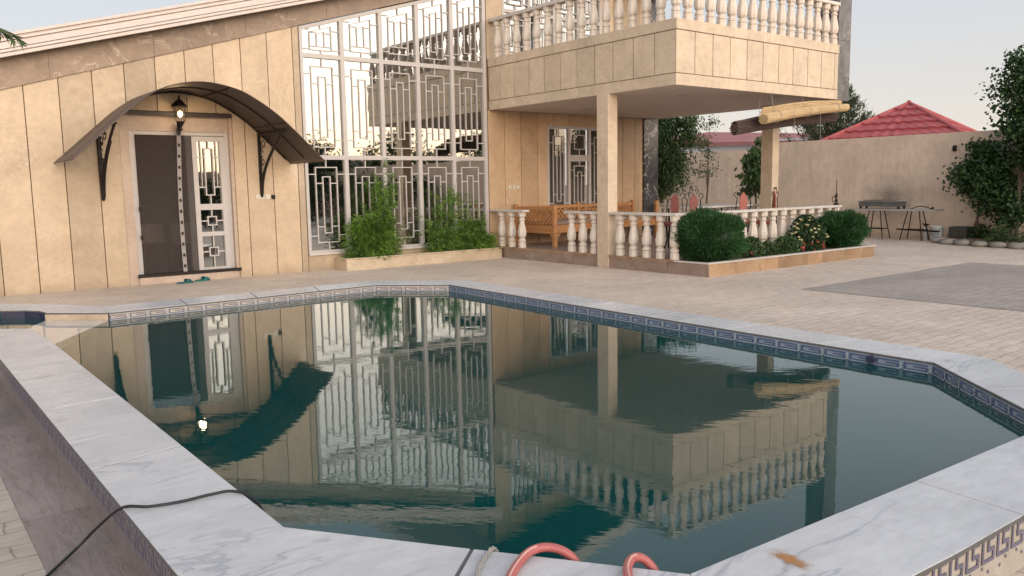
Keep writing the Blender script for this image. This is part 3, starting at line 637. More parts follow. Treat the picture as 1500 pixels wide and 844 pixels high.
bar(g_, (gx0 + gx1) / 2, 1.27, (gx0 + gx1) / 2, 1.41, .02, yy - .009, yy + .009); bar(g_, (gx0 + gx1) / 2, 2.2, (gx0 + gx1) / 2, 2.31, .02, yy - .009, yy + .009)
g_.build('grille', M_white, fr_)
MB().box(3.33, 5.0, YF - .03, YF + .085, .115, .165).build('door_threshold', M_iron, house)
# veranda wall with window
zs = 3.07
vx = [10.37, 10.80, 11.25, 11.715, 12.0]
mb = MB(); panels(mb, vx, lambda x: .22, lambda x: zs, YF, YF + .03)
panels(mb, [12.0, 12.18, 12.645, 13.11, 13.575, 13.92], lambda x: 2.80, lambda x: zs, YF, YF + .03)
panels(mb, [13.92, 14.37, 14.79, 15.065], lambda x: .22, lambda x: zs, YF, YF + .03)
mb.slabXZ([(12.0, .22), (13.92, .22), (13.92, .7), (12.0, .7)], YF, YF + .03)
mb.build('veranda_wall', M_vwall, house)
mb = MB(); mb.box(10.38, 12.0, YF + .028, YF + .25, .0, 4.1); mb.box(13.92, 15.06, YF + .028, YF + .25, 0, 4.1); mb.box(12, 13.92, YF + .028, YF + .25, 2.8, 4.1); mb.box(12, 13.92, YF + .028, YF + .25, 0, .7)
mb.build('wall_backing', M_joint, house)
mb = MB(); f0, f1 = YF - .004, YF + .06; vw = [12.02, 12.65, 13.29, 13.90]
for x in vw: mb.box(x - .035, x + .035, f0, f1, .70, 2.80)
for a, b in zip(vw[:-1], vw[1:]):
    mb.box(a + .035, b - .035, f0 + .002, f1 - .002, .70, .76); mb.box(a + .035, b - .035, f0 + .002, f1 - .002, 2.74, 2.80)
mb.box(vw[1] + .035, vw[2] - .035, f0 + .002, f1 - .002, 2.02, 2.16)
w2 = mb.build('veranda_window', M_white, house)
def pg(w_, x0, x1, z0, z1, y, zt=None, small=False):
    zf = zt or (lambda x: z1)
    MB().add([(x0, y + .035, z0), (x1, y + .035, z0), (x1, y + .035, zf(x1)), (x0, y + .035, zf(x0))], [(0, 1, 2, 3)]).build('pane', M_glass3, w_)
    MB().add([(x0 + (x1 - x0) * k / 24, y + .10 + .004 * (k % 2), z) for k in range(25) for z in (z0, z1)], [(2 * k, 2 * k + 2, 2 * k + 3, 2 * k + 1) for k in range(24)]).build('net_curtain', M_curt, w_)
    g2 = MB()
    if small:
        cx, cz = (x0 + x1) / 2, (z0 + z1) / 2; sx, sz = (x1 - x0) * .27, (z1 - z0) * .27
        rect(g2, cx - sx, cx + sx, cz - sz, cz + sz, .02, y - .01, y + .01)
        bar(g2, cx, z0, cx, cz - sz, .02, y - .009, y + .009); bar(g2, cx, cz + sz, cx, z1, .02, y - .009, y + .009)
        bar(g2, x0, cz, cx - sx, cz, .02, y - .009, y + .009); bar(g2, cx + sx, cz, x1, cz, .02, y - .009, y + .009)
    else: grille(g2, x0, x1, z0, zf((x0 + x1) / 2), y, zt=zt, b=.02)
    g2.build('grille', M_white, w_)
pg(w2, vw[0] + .035, vw[1] - .035, .76, 2.74, YF + .01); pg(w2, vw[2] + .035, vw[3] - .035, .76, 2.74, YF + .01)
pg(w2, vw[1] + .035, vw[2] - .035, .76, 2.02, YF + .01); pg(w2, vw[1] + .035, vw[2] - .035, 2.16, 2.74, YF + .01, small=True)
# marble corner pillar
mb = MB()
mb.box(15.07, 15.56, YF - .05, YF + .45, 0, 3.06); mb.build('marble_pillar', M_black, house)
mb = MB(); mb.box(15.07, 15.56, YF - .05, YF + .45, 4.11, 6.2); mb.build('upper_marble_pillar', M_black, house)
# upper floor
rt = lambda x: 6.72 - .12 * (x - 10.4)
mb = MB(); 
mb.slabXZ([(10.375, 4.10), (10.78, 4.10), (10.78, rt(10.78)), (10.375, rt(10.375))], YF, YF + .03)
panels(mb, [10.79, 11.25, 11.715, 12.18, 12.645, 13.11, 13.66], lambda x: 6.12 - .12 * (x - 10.8), rt, YF, YF + .03)
panels(mb, [13.66, 14.1, 14.6, 15.065], lambda x: 4.1, rt, YF, YF + .03)
mb.build('upper_wall', M_wall, house)
mb = MB(); mb.slabXZ([(13.66, 4.1), (15.06, 4.1), (15.06, rt(15.06)), (13.66, rt(13.66))], YF + .028, YF + .25)
mb.slabXZ([(10.38, 4.1), (10.78, 4.1), (10.78, rt(10.78)), (10.38, rt(10.38))], YF + .028, YF + .25)
mb.slabXZ([(10.78, 6.12), (13.66, 5.78), (13.66, rt(13.66)), (10.78, rt(10.78))], YF + .028, YF + .25)
mb.build('wall_backing', M_joint, house)
mb = MB(); ux = [10.82, 11.53, 12.24, 12.95, 13.64]; ut = lambda x: 6.12 - .12 * (x - 10.8)
for x in ux: mb.slabXZ([(x - .035, 4.12), (x + .035, 4.12), (x + .035, ut(x + .035)), (x - .035, ut(x - .035))], f0, f1)
for a, b in zip(ux[:-1], ux[1:]):
    for z in (4.12, 5.1): mb.box(a + .035, b - .035, f0 + .002, f1 - .002, z, z + .07)
    mb.slabXZ([(a + .035, ut(a) - .06), (b - .035, ut(b) - .06), (b - .035, ut(b)), (a + .035, ut(a))], f0 + .002, f1 - .002)
w3 = mb.build('upper_window', M_white, house)
for a, b in zip(ux[:-1], ux[1:]):
    a += .035; b -= .035
    for z0, zt in ((4.19, lambda x: 5.10), (5.17, lambda x: ut(x) - .06)):
        MB().add([(a, YF + .045, z0), (b, YF + .045, z0), (b, YF + .045, zt(b)), (a, YF + .045, zt(a))], [(0, 1, 2, 3)]).build('pane', M_glass, w3)
        g2 = MB(); grille(g2, a, b, z0, zt((a + b) / 2), YF + .01, zt=zt, b=.02); g2.build('grille', M_white, w3)
mb = MB(); mb.slabXZ([(9.2, rt(9.2) + .0), (16.2, rt(16.2)), (16.2, rt(16.2) + .28), (9.2, rt(9.2) + .28)], 12.5, 20)
mb.build('upper_roof', M_roof, house)
MB().slabXZ([(9.25, rt(9.25) - .012), (16.15, rt(16.15) - .012), (16.15, rt(16.15) - .002), (9.25, rt(9.25) - .002)], 12.55, 14.0).build('upper_roof_soffit', M_bronze, house)
MB().box(10.36, 10.40, YF + .3, 18.4, 4.0, 6.7).build('upper_side_wall', M_wall, house)
# balcony
bx0, bx1, by0 = 10.40, 15.15, 8.97
mb = MB(); mb.box(bx0 + .012, 15.15, by0 + .012, YF - .002, 3.075, 4.09); mb.box(15.15, 15.56, 9.42, YF - .06, 3.075, 4.09)
bal = mb.build('balcony', M_joint, house)
mb = MB()
mb.box(bx0, bx0 + .012, by0 + .012, YF - .002, 3.065, 3.245); mb.box(bx0, bx1, by0, by0 + .012, 3.065, 3.245)
mb.box(bx0 - .012, bx0 + .25, by0 + .25, YF - .004, 3.937, 4.105); mb.box(bx0 - .012, 15.15, by0 - .012, by0 + .25, 3.937, 4.104)
ys = [YF - .002, 13.62, 13.16, 12.69, 12.23, 11.77, 11.31, 10.85, 10.39, 9.91, 9.43, by0 + .012]
for a, b in zip(ys[:-1], ys[1:]): mb.box(bx0, bx0 + .012, b + .009, a - .009, 3.258, 3.925)
xs = [bx0 + .0, 10.86, 11.32, 11.78, 12.25, 12.71, 13.18, 13.63, 14.10, 14.56, 15.02, 15.15]
for a, b in zip(xs[:-1], xs[1:]): mb.box(a + .009 if a > bx0 else a, b - .009, by0, by0 + .012, 3.258, 3.925)
mb.build('fascia', M_balc, bal)
MB().prism([(bx0 + .012, by0 + .013), (15.15, by0 + .013), (15.15, 9.43), (15.555, 9.43), (15.555, YF - .06), (bx0 + .012, YF - .06)], 3.063, 3.074).build('balcony_soffit', M_soffit, bal)
for x, y in ((12.09, 12.88), (11.8, 10.02), (13.65, 9.3)):
    MB().lathe([(.085, 0), (.085, -.012), (.06, -.016), (.055, -.004)], (x, y, 3.062), 20, True).build('downlight', M_white, bal)
PB = [(r_ * 1.36, z_) for r_, z_ in [(.058, 0), (.058, .10), (.045, .115), (.056, .13), (.056, .165), (.040, .185), (.040, .20), (.060, .235), (.066, .30), (.066, .352), (.061, .355), (.061, .36), (.056, .42), (.042, .50), (.036, .555), (.048, .57), (.048, .59), (.036, .60), (.040, .625), (.060, .65), (.060, .735)]]
bal_me = MB().lathe(PB, (0, 0, 0), 8, False, .5)
b0 = bal_me.build('baluster', M_bal, bal); b0.location = Vector((10.50, 13.80, 4.105)) - Vector(house.location) * 0
first = [True]
def put_baluster(parent, x, y, z, off):
    o = b0.copy(); C.objects.link(o); o.parent = parent; o.location = (x - off[0], y - off[1], z - off[2]); o.rotation_euler = (0, 0, U(-.06, .06)); return o
HZ = (0, 0, 0)
b0.location = (10.50, 13.82, 4.105)
for k in range(1, 16): put_baluster(bal, 10.50, 13.82 - k * .3165, 4.105, HZ)
for k in range(1, 17): put_baluster(bal, 10.50 + k * .288, 9.07, 4.105, HZ)
mb = MB(); mb.box(10.41, 10.59, 8.98, YF - .003, 4.842, 4.905); mb.box(10.59, 15.19, 8.98, 9.16, 4.842, 4.905)
mb.build('handrail', M_cap, bal, bevel=.006)
mb = MB(); 
for z0, z1 in ((3.06, 4.2), (4.205, 5.3), (5.305, 6.4)): mb.box(15.162, 15.60, 8.99, 9.4, z0, z1)
mb.build('end_pier', M_grey, house)
# columns
mb = MB(); mb.box(10.365, 10.60, 10.48, 10.76, 0, 3.062); mb.build('column', M_balc, house, bevel=.004)
mb = MB(); mb.box(15.05, 15.28, 10.34, 10.62, .22, 3.062); mb.build('column', M_balc, house, bevel=.004)
# veranda base
mb = MB(); mb.box(10.405, 15.55, 9.12, YF - .001, .0, .215); mb.build('veranda_floor', M_vfloor, house)
mb = MB(); y_ = YF - .002
mb.box(10.385, 10.404, 9.12, y_, 0, .19); mb.build('step_face', M_plint, house)
MB().box(10.37, 10.55, 8.98, y_, .191, .232).build('step_edge', M_rbrown, house)
# wall fittings
mb = MB(); 
for x in (10.92, 11.03, 11.14): mb.box(x - .04, x + .04, YF - .012, YF - .0005, 1.42, 1.50)
onemesh(mb, 'wall_switch', M_socket, 'row of three cream switches on the veranda wall left of the window', 'switch')
mb = MB(); mb.box(5.33, 5.49, YF - .014, YF - .0005, 1.33, 1.41); mb.box(5.50, 5.585, YF - .014, YF - .0005, 1.33, 1.41)
s1 = thing('wall_socket', 'cream double socket with a black plug on the wall right of the entrance door', 'socket', (5.45, YF, 1.37))
mb.build('socket_plate', M_socket, s1); MB().box(5.605, 5.66, YF - .05, YF - .0005, 1.33, 1.40).build('plug', M_iron, s1, bevel=.004)

# ---------------------------------------------------------------- insect screen
sc = thing('insect_screen', 'dark net insect screen hanging over the left half of the entrance door', 'insect screen', (3.9, YF + .05, .16))
MB().add([(3.44, YF + .055, .17), (4.10, YF + .052, .17), (4.10, YF + .052, 2.40), (3.44, YF + .055, 2.40)], [(0, 1, 2, 3)]).build('net_panel', M_net, sc)
MB().add([(4.10, YF + .052, .17), (4.312, YF + .055, .17), (4.312, YF + .055, 2.40), (4.10, YF + .052, 2.40)], [(0, 1, 2, 3)]).build('net_panel', M_net, sc)
pts = [(4.115 - .03 * math.sin(k / 10 * 3.0) - .035 * k / 10, YF + .03, 2.52 - k * .236) for k in range(11)]
mb = MB()
for p, q in zip(pts[:-1], pts[1:]): mb.beam(p, q, .012, .065, (1, 0, 0))
mb.build('magnetic_strip', M_strip, sc)
mb = MB()
for k in range(13):
    z = 2.42 - k * .18; i = min(9, int((2.52 - z) / .236)); f = (2.52 - z) / .236 - i; x = pts[i][0] + (pts[i + 1][0] - pts[i][0]) * f
    mb.box(x - .018, x + .018, YF + .018, YF + .0235, z - .025, z + .025)
mb.build('magnet_patch', M_iron, sc)
mb = MB(); mb.box(3.425, 3.455, YF + .03, YF + .07, 1.18, 1.25); mb.box(3.425, 3.455, YF + .03, YF + .07, .72, .79); mb.build('clip', M_iron, sc)
# interior chairs seen through the net
ch = thing('dining_chair', 'white shell chair inside the room, seen dimly through the left of the net', 'chair', (3.95, 15.6, .13), 'white chairs seen through the net')
s = MB()
for a in range(12):
    th0, th1 = PI * (a / 12), PI * ((a + 1) / 12)
    p = [(.24 * math.cos(th), .22 * math.sin(th), z) for th in (th0, th1) for z in (.43, .78)]
    s.add([p[0], p[2], p[3], p[1]], [(0, 1, 2, 3)], True)
s.build('backrest', M_socket, ch, loc=(0, 0, 0))
MB().lathe([(.05, .42), (.22, .43), (.24, .46)], (0, 0, 0), 16, True).build('seat', M_socket, ch, loc=(0, 0, 0))
for sx in (-1, 1):
    for sy in (-1, 1): MB().tube([(sx * .12, sy * .12, .42), (sx * .2, sy * .2, 0)], .013, 6).build('leg', M_wood, ch, loc=(0, 0, 0))
copy_thing(ch, (4.45, 15.3, .13), 'white shell chair inside the room, partly behind the patterned strip', .4)

# ---------------------------------------------------------------- door canopy
cp = thing('door_canopy', 'dark brown arched metal canopy above the entrance door', 'canopy', (4.16, YF, 1.9))
CPF = [(2.25, 1.94), (2.53, 2.195), (2.84, 2.48), (3.20, 2.79), (3.58, 3.01), (4.08, 3.105), (4.58, 3.03), (4.92, 2.87), (5.22, 2.67), (5.44, 2.48), (5.72, 2.215), (6.0, 1.94)]
def _cr(P, n):
    P = [(2 * P[0][0] - P[1][0], 2 * P[0][1] - P[1][1])] + P + [(2 * P[-1][0] - P[-2][0], 2 * P[-1][1] - P[-2][1])]; out = []
    for i in range(1, len(P) - 2):
        for k in range(n):
            t_ = k / n; a, b, c, d = P[i - 1:i + 3]
            out.append(tuple(.5 * (2 * b[q] + (-a[q] + c[q]) * t_ + (2 * a[q] - 5 * b[q] + 4 * c[q] - d[q]) * t_ * t_ + (-a[q] + 3 * b[q] - 3 * c[q] + d[q]) * t_ ** 3) for q in (0, 1)))
    return out + [P[-2]]
arc = _cr(CPF, 5)
def zc(x):
    for (xa, za), (xb, zb) in zip(arc[:-1], arc[1:]):
        if xa <= x <= xb: return za + (zb - za) * (x - xa) / (xb - xa)
    return 1.94
na = len(arc) - 1
mb = MB(); mb.add([(x, y, z) for x, z in arc for y in (12.62, 13.3, YF - .004)], [(3 * k + j_, 3 * k + 3 + j_, 3 * k + 4 + j_, 3 * k + 1 + j_) for k in range(na) for j_ in (0, 1)], True)
o = mb.build('curved_sheet', M_sheet, cp); sm = o.modifiers.new('thick', 'SOLIDIFY'); sm.thickness = .008; sm.offset = -1
mb = MB(); mb.add([(x, y, z - .014) for x, z in arc[1:-1] for y in (12.64, YF - .006)], [(2 * k, 2 * k + 1, 2 * k + 3, 2 * k + 2) for k in range(na - 2)], True); mb.build('underside_shade', M_shade_rail, cp)  # extra dark sheet whose colour holds the shade under the canopy
for y in (13.25, YF - .03): MB().tube([(x, y, z - .028) for x, z in arc[2:-2]], .012, 6).build('rib', M_bronze, cp)
for x in (3.0, 4.5, 5.35):
    mb = MB(); mb.beam((x, 12.67, zc(x) - .03), (x, YF - .01, zc(x) - .03), .02, .02); mb.build('cross_bar', M_bronze, cp)
def scroll(mb, c, r0, r1, a0, turns, plane, rad=.008, n=22, sgn=1):
    pts = []
    for k in range(n + 1):
        f = k / n; r = r0 + (r1 - r0) * f; a = a0 + sgn * 2 * PI * turns * f; u, v_ = r * math.cos(a), r * math.sin(a)
        pts.append((c[0] + u * plane[0][0] + v_ * plane[1][0], c[1] + u * plane[0][1] + v_ * plane[1][1], c[2] + u * plane[0][2] + v_ * plane[1][2]))
    mb.tube(pts, rad, 6); return pts
YZ = ((0, 1, 0), (0, 0, 1))
for xb in (2.90, 5.43):
    ztop = zc(xb) - .03
    mb = MB()
    mb.beam((xb, YF - .02, 1.40), (xb, YF - .02, ztop), .05, .03, (0, 1, 0))
    mb.beam((xb, YF - .01, ztop - .03), (xb, 12.85, ztop - .03), .03, .03)
    pts = [(xb, YF - .03 - 1.05 * (k / 14) ** 1.9, 1.42 + (ztop - 1.46) * (k / 14) ** .95) for k in range(15)]
    mb.tube(pts, .020, 6)
    mb.tube([(xb + .03, p[1] + .02, p[2]) for p in pts[:-3]], .012, 6)
    scroll(mb, (xb, YF - .20, 2.25), .12, .02, -PI / 2, 1.3, YZ); scroll(mb, (xb, YF - .16, 1.98), .09, .02, PI / 2, 1.2, YZ, sgn=-1)
    scroll(mb, (xb, YF - .40, 2.38), .12, .02, PI, 1.3, YZ); scroll(mb, (xb, YF - .08, 1.72), .05, .015, 0, 1.0, YZ)
    mb.lathe([(.01, 0), (.03, .03), (.012, .07)], (xb, YF - .03, 1.36), 8)
    mb.build('bracket', M_iron, cp)
MB().box(3.24, 4.96, YF - .055, YF - .005, 2.70, 2.76).build('rail', M_shade_rail, cp)

# ---------------------------------------------------------------- lantern
lx, ly = 4.09, 13.86
ln = thing('wall_lantern', 'lit black iron lantern fixed above the entrance door under the canopy', 'lantern', (lx, YF - .06, 2.5))
mb = MB()
mb.lathe([(.012, .0), (.03, .02), (.016, .05), (.045, .10), (.07, .14)], (lx, ly, 2.46), 6)
for k in range(6):
    a = 2 * PI * k / 6; mb.beam((lx + .068 * math.cos(a), ly + .068 * math.sin(a), 2.60), (lx + .088 * math.cos(a), ly + .088 * math.sin(a), 2.82), .009, .009, (0, 1, 0))
    a2 = 2 * PI * (k + .5) / 6
    for dz in (0, .07): scroll(mb, (lx + .073 * math.cos(a2), ly + .073 * math.sin(a2), 2.68 + dz), .028, .006, 0, 1.2, ((-math.sin(a2), math.cos(a2), 0), (0, 0, 1)), .003, 12)
mb.beam((lx, ly, 2.50), (lx, YF - .055, 2.50), .02, .02); mb.beam((lx, YF - .06, 2.42), (lx, YF - .06, 2.60), .05, .012, (0, 1, 0))
mb.build('cage', M_iron, ln)
mb = MB().lathe([(.125, 0), (.12, .015), (.09, .045), (.05, .085), (.018, .11), (.012, .14), (.02, .15), (.004, .17)], (lx, ly, 2.82), 6); mb.build('cap', M_iron, ln)
ln.scale = (1.06, 1.06, 1.06)
m, t, p = newmat('warm lamp bulb'); p.inputs['Emission Color'].default_value = (1, .72, .38, 1); p.inputs['Emission Strength'].default_value = 4
MB().lathe([(.012, 0), (.032, .02), (.040, .05), (.032, .085), (.01, .10)], (lx, ly, 2.66), 12, True).build('bulb', m, ln)
pl = bpy.data.lights.new('lantern_light', 'POINT'); pl.energy = 5; pl.color = (1, .68, .36); pl.shadow_soft_size = .05
po = bpy.data.objects.new('lantern_light', pl); C.objects.link(po); po.location = (lx, ly - .13, 2.70)

# ---------------------------------------------------------------- planter under the window
pw = thing('window_planter', 'long low beige stone planter below the lattice window', 'planter', (8.5, 13.8, 0))
mb = MB(); mb.box(6.77, 10.32, 13.56, 13.62, 0, .20); mb.box(6.77, 6.83, 13.62, YF - .002, 0, .20); mb.box(10.26, 10.32, 13.62, YF - .002, 0, .20)
mb.build('box_wall', M_planter, pw); mb = MB(); mb.box(6.75, 10.34, 13.54, 13.64, .202, .222); mb.box(6.75, 6.85, 13.64, YF - .002, .202, .222); mb.box(10.24, 10.34, 13.64, YF - .002, .202, .222)
mb.build('rim', M_planter, pw, bevel=.003); MB().box(6.83, 10.26, 13.62, YF - .003, .1, .185).build('soil', M_soil, pw)

def branchy(mb, p, d, L, r, depth, ends, spread=.6, up_=.25):
    p = Vector(p); d = Vector(d).normalized(); pts = [p]; q = p.copy(); dd = d.copy()
    for k in range(4):
        dd = (dd + Vector((U(-1, 1), U(-1, 1), U(-.6, 1))) * .16).normalized(); q = q + dd * L / 4; pts.append(q.copy())
    mb.tube(pts, r, 6, r * .55, cap=False)
    if depth == 0: ends.append((q, dd)); return
    for k in range(3 if depth > 1 else 3):
        nd = (dd + Vector((U(-1, 1), U(-1, 1), U(-.5, 1) + up_)) * spread).normalized()
        branchy(mb, pts[-1 - (k % 2)], nd, L * .72, r * .55, depth - 1, ends, spread, up_)
    if depth: ends.append((pts[2], dd))
def stemmed_bush(name, label, x, y, z, h, wd, nst, nl, mat, L=.12, W=.016, cat='bamboo plant', lean=.3, low=.15, group=None, dep=None):
    o = thing(name, label, cat, (x, y, z), group); st = MB(); lf = MB()
    dep = dep or wd
    for s_ in range(nst):
        bx, by = U(-wd, wd) * .35, U(-dep, dep) * .30; hh = h * U(.55, 1) * (1 - .45 * (abs(bx) / (wd * .35)) ** 2 * rnd()); dx, dy = bx / wd * 2 * lean + U(-.2, .2) * lean, U(-1, .6) * lean * .5
        pts = [Vector((bx + dx * wd * (f ** 2), by + dy * wd * f * f, hh * f)) for f in (0, .25, .5, .75, 1)]
        st.tube(pts, .008, 5, .003, cap=False)
        for k in range(nl // nst):
            f = low + (1 - low) * rnd() ** 1.25; i = min(3, int(f * 4)); q = pts[i].lerp(pts[i + 1], f * 4 - i)
            a = U(0, 2 * PI); rr = U(.02, wd * .45 * (1.15 - f)); p = q + Vector((math.cos(a) * rr, math.sin(a) * rr * dep / wd, U(-.06, .06)))
            d = Vector((math.cos(a) + U(-.5, .5), math.sin(a) + U(-.5, .5), U(-.7, .5)))
            if p.z < .01: continue
            lf.leaf(p, d, L * U(.6, 1.2), W * U(.7, 1.3))
    lf.build('foliage', mat, o, loc=(0, 0, 0)); st.build('stem', M_leafC, o, loc=(0, 0, 0)); return o
def bamboo(label, x, parts, group=None):
    o = thing('bamboo_shrub', label, 'bamboo plant', (x, 13.78, .18), group); st = MB(); lf = MB()
    for (dx, hh, wd, n_, nl_) in parts:
        for s_ in range(n_):
            bx = dx + U(-wd, wd) * .35; by = U(-.12, .08); h_ = hh * U(.6, 1.0); le = (bx - dx) / wd * U(.3, 1.3) + U(-.12, .12)
            pts = [Vector((bx + le * wd * f * f, by - .12 * f * f * rnd(), h_ * (f - .10 * f ** 3 * abs(le) * 2))) for f in (0, .25, .5, .75, 1)]; st.tube(pts, .006, 5, .002, cap=False)
            cl = [(U(.05, 1), U(0, 2 * PI), U(.05, .26)) for _ in range(12)]
            for k in range(nl_ // n_):
                f, a, L_ = random.choice(cl); f = min(1, max(.02, f + U(-.03, .03))); i = min(3, int(f * 4)); q = pts[i].lerp(pts[i + 1], f * 4 - i)
                rr = L_ * U(.1, 1) * (1.25 - f * .8); p = q + Vector((math.cos(a) * rr, math.sin(a) * rr * .6, U(-.05, .03) - rr * .15)); p.y = min(p.y, .2)
                if p.z < .0: p.z = U(0, .06)
                lf.leaf(p, (math.cos(a) + U(-.7, .7), math.sin(a) + U(-.7, .7), U(-.9, .35)), U(.07, .14), U(.011, .019))
    lf.build('foliage', M_leafA, o, loc=(0, 0, 0)); st.build('stem', M_leafC, o, loc=(0, 0, 0)); return o
bamboo('large bushy bamboo shrub at the left end of the window planter', 7.43, [(0, 1.05, .66, 38, 8500), (-.35, .95, .35, 12, 1800), (.22, 1.85, .36, 14, 2600), (.35, .6, .4, 12, 1500)])
bamboo('tall wispy bamboo plant right of centre in the window planter', 8.95, [(0, 1.05, .5, 13, 1700), (.1, 1.65, .4, 8, 1000), (.3, .75, .3, 6, 600)])
bamboo('low spreading bamboo plant at the right end of the window planter', 9.75, [(0, .75, .55, 22, 2600), (-.15, 1.35, .3, 5, 600), (.3, .45, .35, 12, 1400)])

# ---------------------------------------------------------------- flower planter by the veranda
pv = thing('flower_planter', 'long low orange brown stone planter along the veranda front', 'planter', (13, 8.7, 0))
mb = MB(); mb.box(10.42, 15.46, 8.27, 8.32, 0, .20); mb.box(15.41, 15.46, 8.32, 9.1, 0, .20); mb.build('front_wall', M_obrown, pv)
mb = MB(); mb.box(10.40, 10.42, 8.27, 9.11, 0, .20); mb.box(10.42, 10.46, 8.32, 9.11, 0, .20); mb.build('side_wall', M_plint, pv)
mb = MB(); mb.box(10.385, 15.49, 8.255, 8.36, .202, .225); mb.box(10.385, 10.48, 8.36, 8.975, .202, .225); mb.box(15.39, 15.49, 8.36, 9.1, .202, .225); mb.build('rim', M_cap, pv, bevel=.003)
MB().box(10.46, 15.41, 8.32, 9.11, .1, .19).build('soil', M_soil, pv)
def ball_shrub(label, x, y, r, hz, n):
    o = thing('ball_shrub', label, 'shrub', (x, y, .18), 'clipped ball shrubs in the flower planter'); lf = MB(); lb = [(Vector((U(-1, 1), U(-1, 1), U(-1, 1))).normalized(), U(.04, .30)) for _ in range(60)]
    for k in range(n):
        d = Vector((U(-1, 1), U(-1, 1), U(-1, 1)))
        if d.length > 1: continue
        d.normalize(); bulge = 1 + max(b_ * max(0, 1 - (1 - d.dot(c_)) * 22) for c_, b_ in lb)
        rr = U(.74, 1.0) * bulge * .90; p = Vector((d.x * r * rr, d.y * r * .8 * rr, hz + d.z * hz * rr))
        if p.z < 0: continue
        lf.leaf(p, d + Vector((U(-.7, .7), U(-.7, .7), U(-.3, .9))), U(.06, .12) * (1.7 if rnd() < .03 else 1), .011)
    lf.build('foliage', M_leafD, o, loc=(0, 0, 0))
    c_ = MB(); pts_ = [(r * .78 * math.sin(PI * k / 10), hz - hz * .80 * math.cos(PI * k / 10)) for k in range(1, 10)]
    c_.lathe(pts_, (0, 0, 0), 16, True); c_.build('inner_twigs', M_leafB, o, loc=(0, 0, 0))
    return o
ball_shrub('largest rounded green shrub at the left corner of the flower planter', 11.0, 8.72, .62, .41, 60000)
ball_shrub('rounded dark green shrub at the right end of the flower planter', 14.95, 8.68, .52, .34, 45000)
def rose(label, x, y, h, wd, nl, ny, nr, nm='rose_bush'):
    o = thing(nm, label, 'bush', (x, y, .18)); st = MB(); lf = MB(); fy = MB(); fr = MB()
    def rp():
        a = U(0, 2 * PI); f = rnd() ** .5; z = rnd(); rr = wd * f * math.sin(PI * min(1, .25 + z * .65)); return Vector((math.cos(a) * rr, math.sin(a) * rr * .6, z * h))
    def sp_(z0_, z1_):
        a = U(1.0, 1.75) * PI; z = U(z0_, z1_); rr = wd * 1.02 * math.sin(PI * min(1, .25 + z * .65)); return Vector((math.cos(a) * rr, math.sin(a) * rr * .62, z * h))
    for _ in range(12): p = rp(); p.z = h * .85; st.tube([(0, 0, 0), (p.x * .4, p.y * .4, p.z * .5), p], .008, 5, .004)
    for _ in range(nl): lf.leaf(rp(), (U(-1, 1), U(-1, 1), U(-.3, 1)), U(.04, .075), U(.03, .045))
    def flower(mb, p, r):
        for k in range(9):
            a = k * 2.4; mb.leaf(p, (math.cos(a), math.sin(a), U(.2, 1.2)), r * U(.8, 1.2), r * .9)
    for _ in range(ny): p = rp(); p = sp_(.3, 1); flower(fy, p, .032)
    for _ in range(nr): p = rp(); p = sp_(.05, .45); flower(fr, p, .032)
    lf.build('foliage', M_leafB if ny else M_leafC, o, loc=(0, 0, 0)); st.build('stem', M_bark, o, loc=(0, 0, 0))
    if ny: tag(fy.build('yellow_blossom', M_flowy, o, loc=(0, 0, 0)), kind='stuff')
    if nr: tag(fr.build('red_blossom', M_flowr, o, loc=(0, 0, 0)), kind='stuff')
rose('bush with pale yellow and coral flowers between the two ball shrubs', 13.75, 8.68, .66, .50, 2600, 28, 12)
rose('low leafy plant just right of the largest ball shrub', 12.05, 8.65, .34, .26, 700, 0, 2, 'low_plant')
rose('low leafy plant in front of the flowering bush', 13.05, 8.62, .30, .40, 900, 0, 4, 'low_plant')
rose('small leafy plant in the middle of the flower planter', 12.55, 8.66, .24, .28, 500, 0, 1, 'low_plant')

# ---------------------------------------------------------------- balustrades
def balustrade(label, path, balusters, group='cream stone balustrades of the veranda'):
    o = thing('balustrade', label, 'balustrade', (*path[0], .215), group); ox = (path[0][0], path[0][1], .215)
    mb = MB()
    for i, ((xa, ya), (xb, yb)) in enumerate(zip(path[:-1], path[1:])):
        if abs(xa - xb) < .01: mb.box(xa - .09, xa + .09, yb - (.09 if i < len(path) - 2 else 0), ya, .955, 1.0)
        else: mb.box(xa + .09, xb, ya - .09, ya + .09, .955, 1.0)
    mb.build('handrail', M_cap, o, bevel=.006)
    for x, y in balusters:
        q = put_baluster(o, x, y, .233, ox); q.name = 'baluster'; q.scale = (1, 1, .981)
    return o
balustrade('short cream stone balustrade of three balusters against the veranda wall', [(10.46, YF - .002), (10.46, 12.92)], [(10.46, 13.72), (10.46, 13.38), (10.46, 13.05)])
balustrade('long cream stone balustrade turning the veranda corner past the column', [(10.46, 11.68), (10.46, 9.02), (15.40, 9.02)],
           [(10.46, y) for y in (11.55, 11.24, 10.93, 10.27, 9.95, 9.64, 9.33, 9.02)] + [(10.46 + .3025 * k, 9.02) for k in range(1, 17)])
# back/side rail glimpsed behind
balustrade('cream stone balustrade across the far right side of the veranda', [(15.42, 13.9), (15.42, 10.75)], [(15.42, 13.8 - .3 * k) for k in range(11)])
sp = MB(); sp.lathe([(.05, 0), (.06, .02), (.02, .05), (.035, .09), (.012, .13), (.03, .19), (.008, .24), (.008, .48), (.001, .52)], (15.32, 9.02, 1.001), 10, True)
scroll(sp, (15.22, 9.02, 1.10), .09, .03, 0, .8, ((1, 0, 0), (0, 0, 1)))
onemesh(sp, 'iron_finial', M_iron, 'black wrought iron spike with a scroll on the end of the handrail', 'finial')

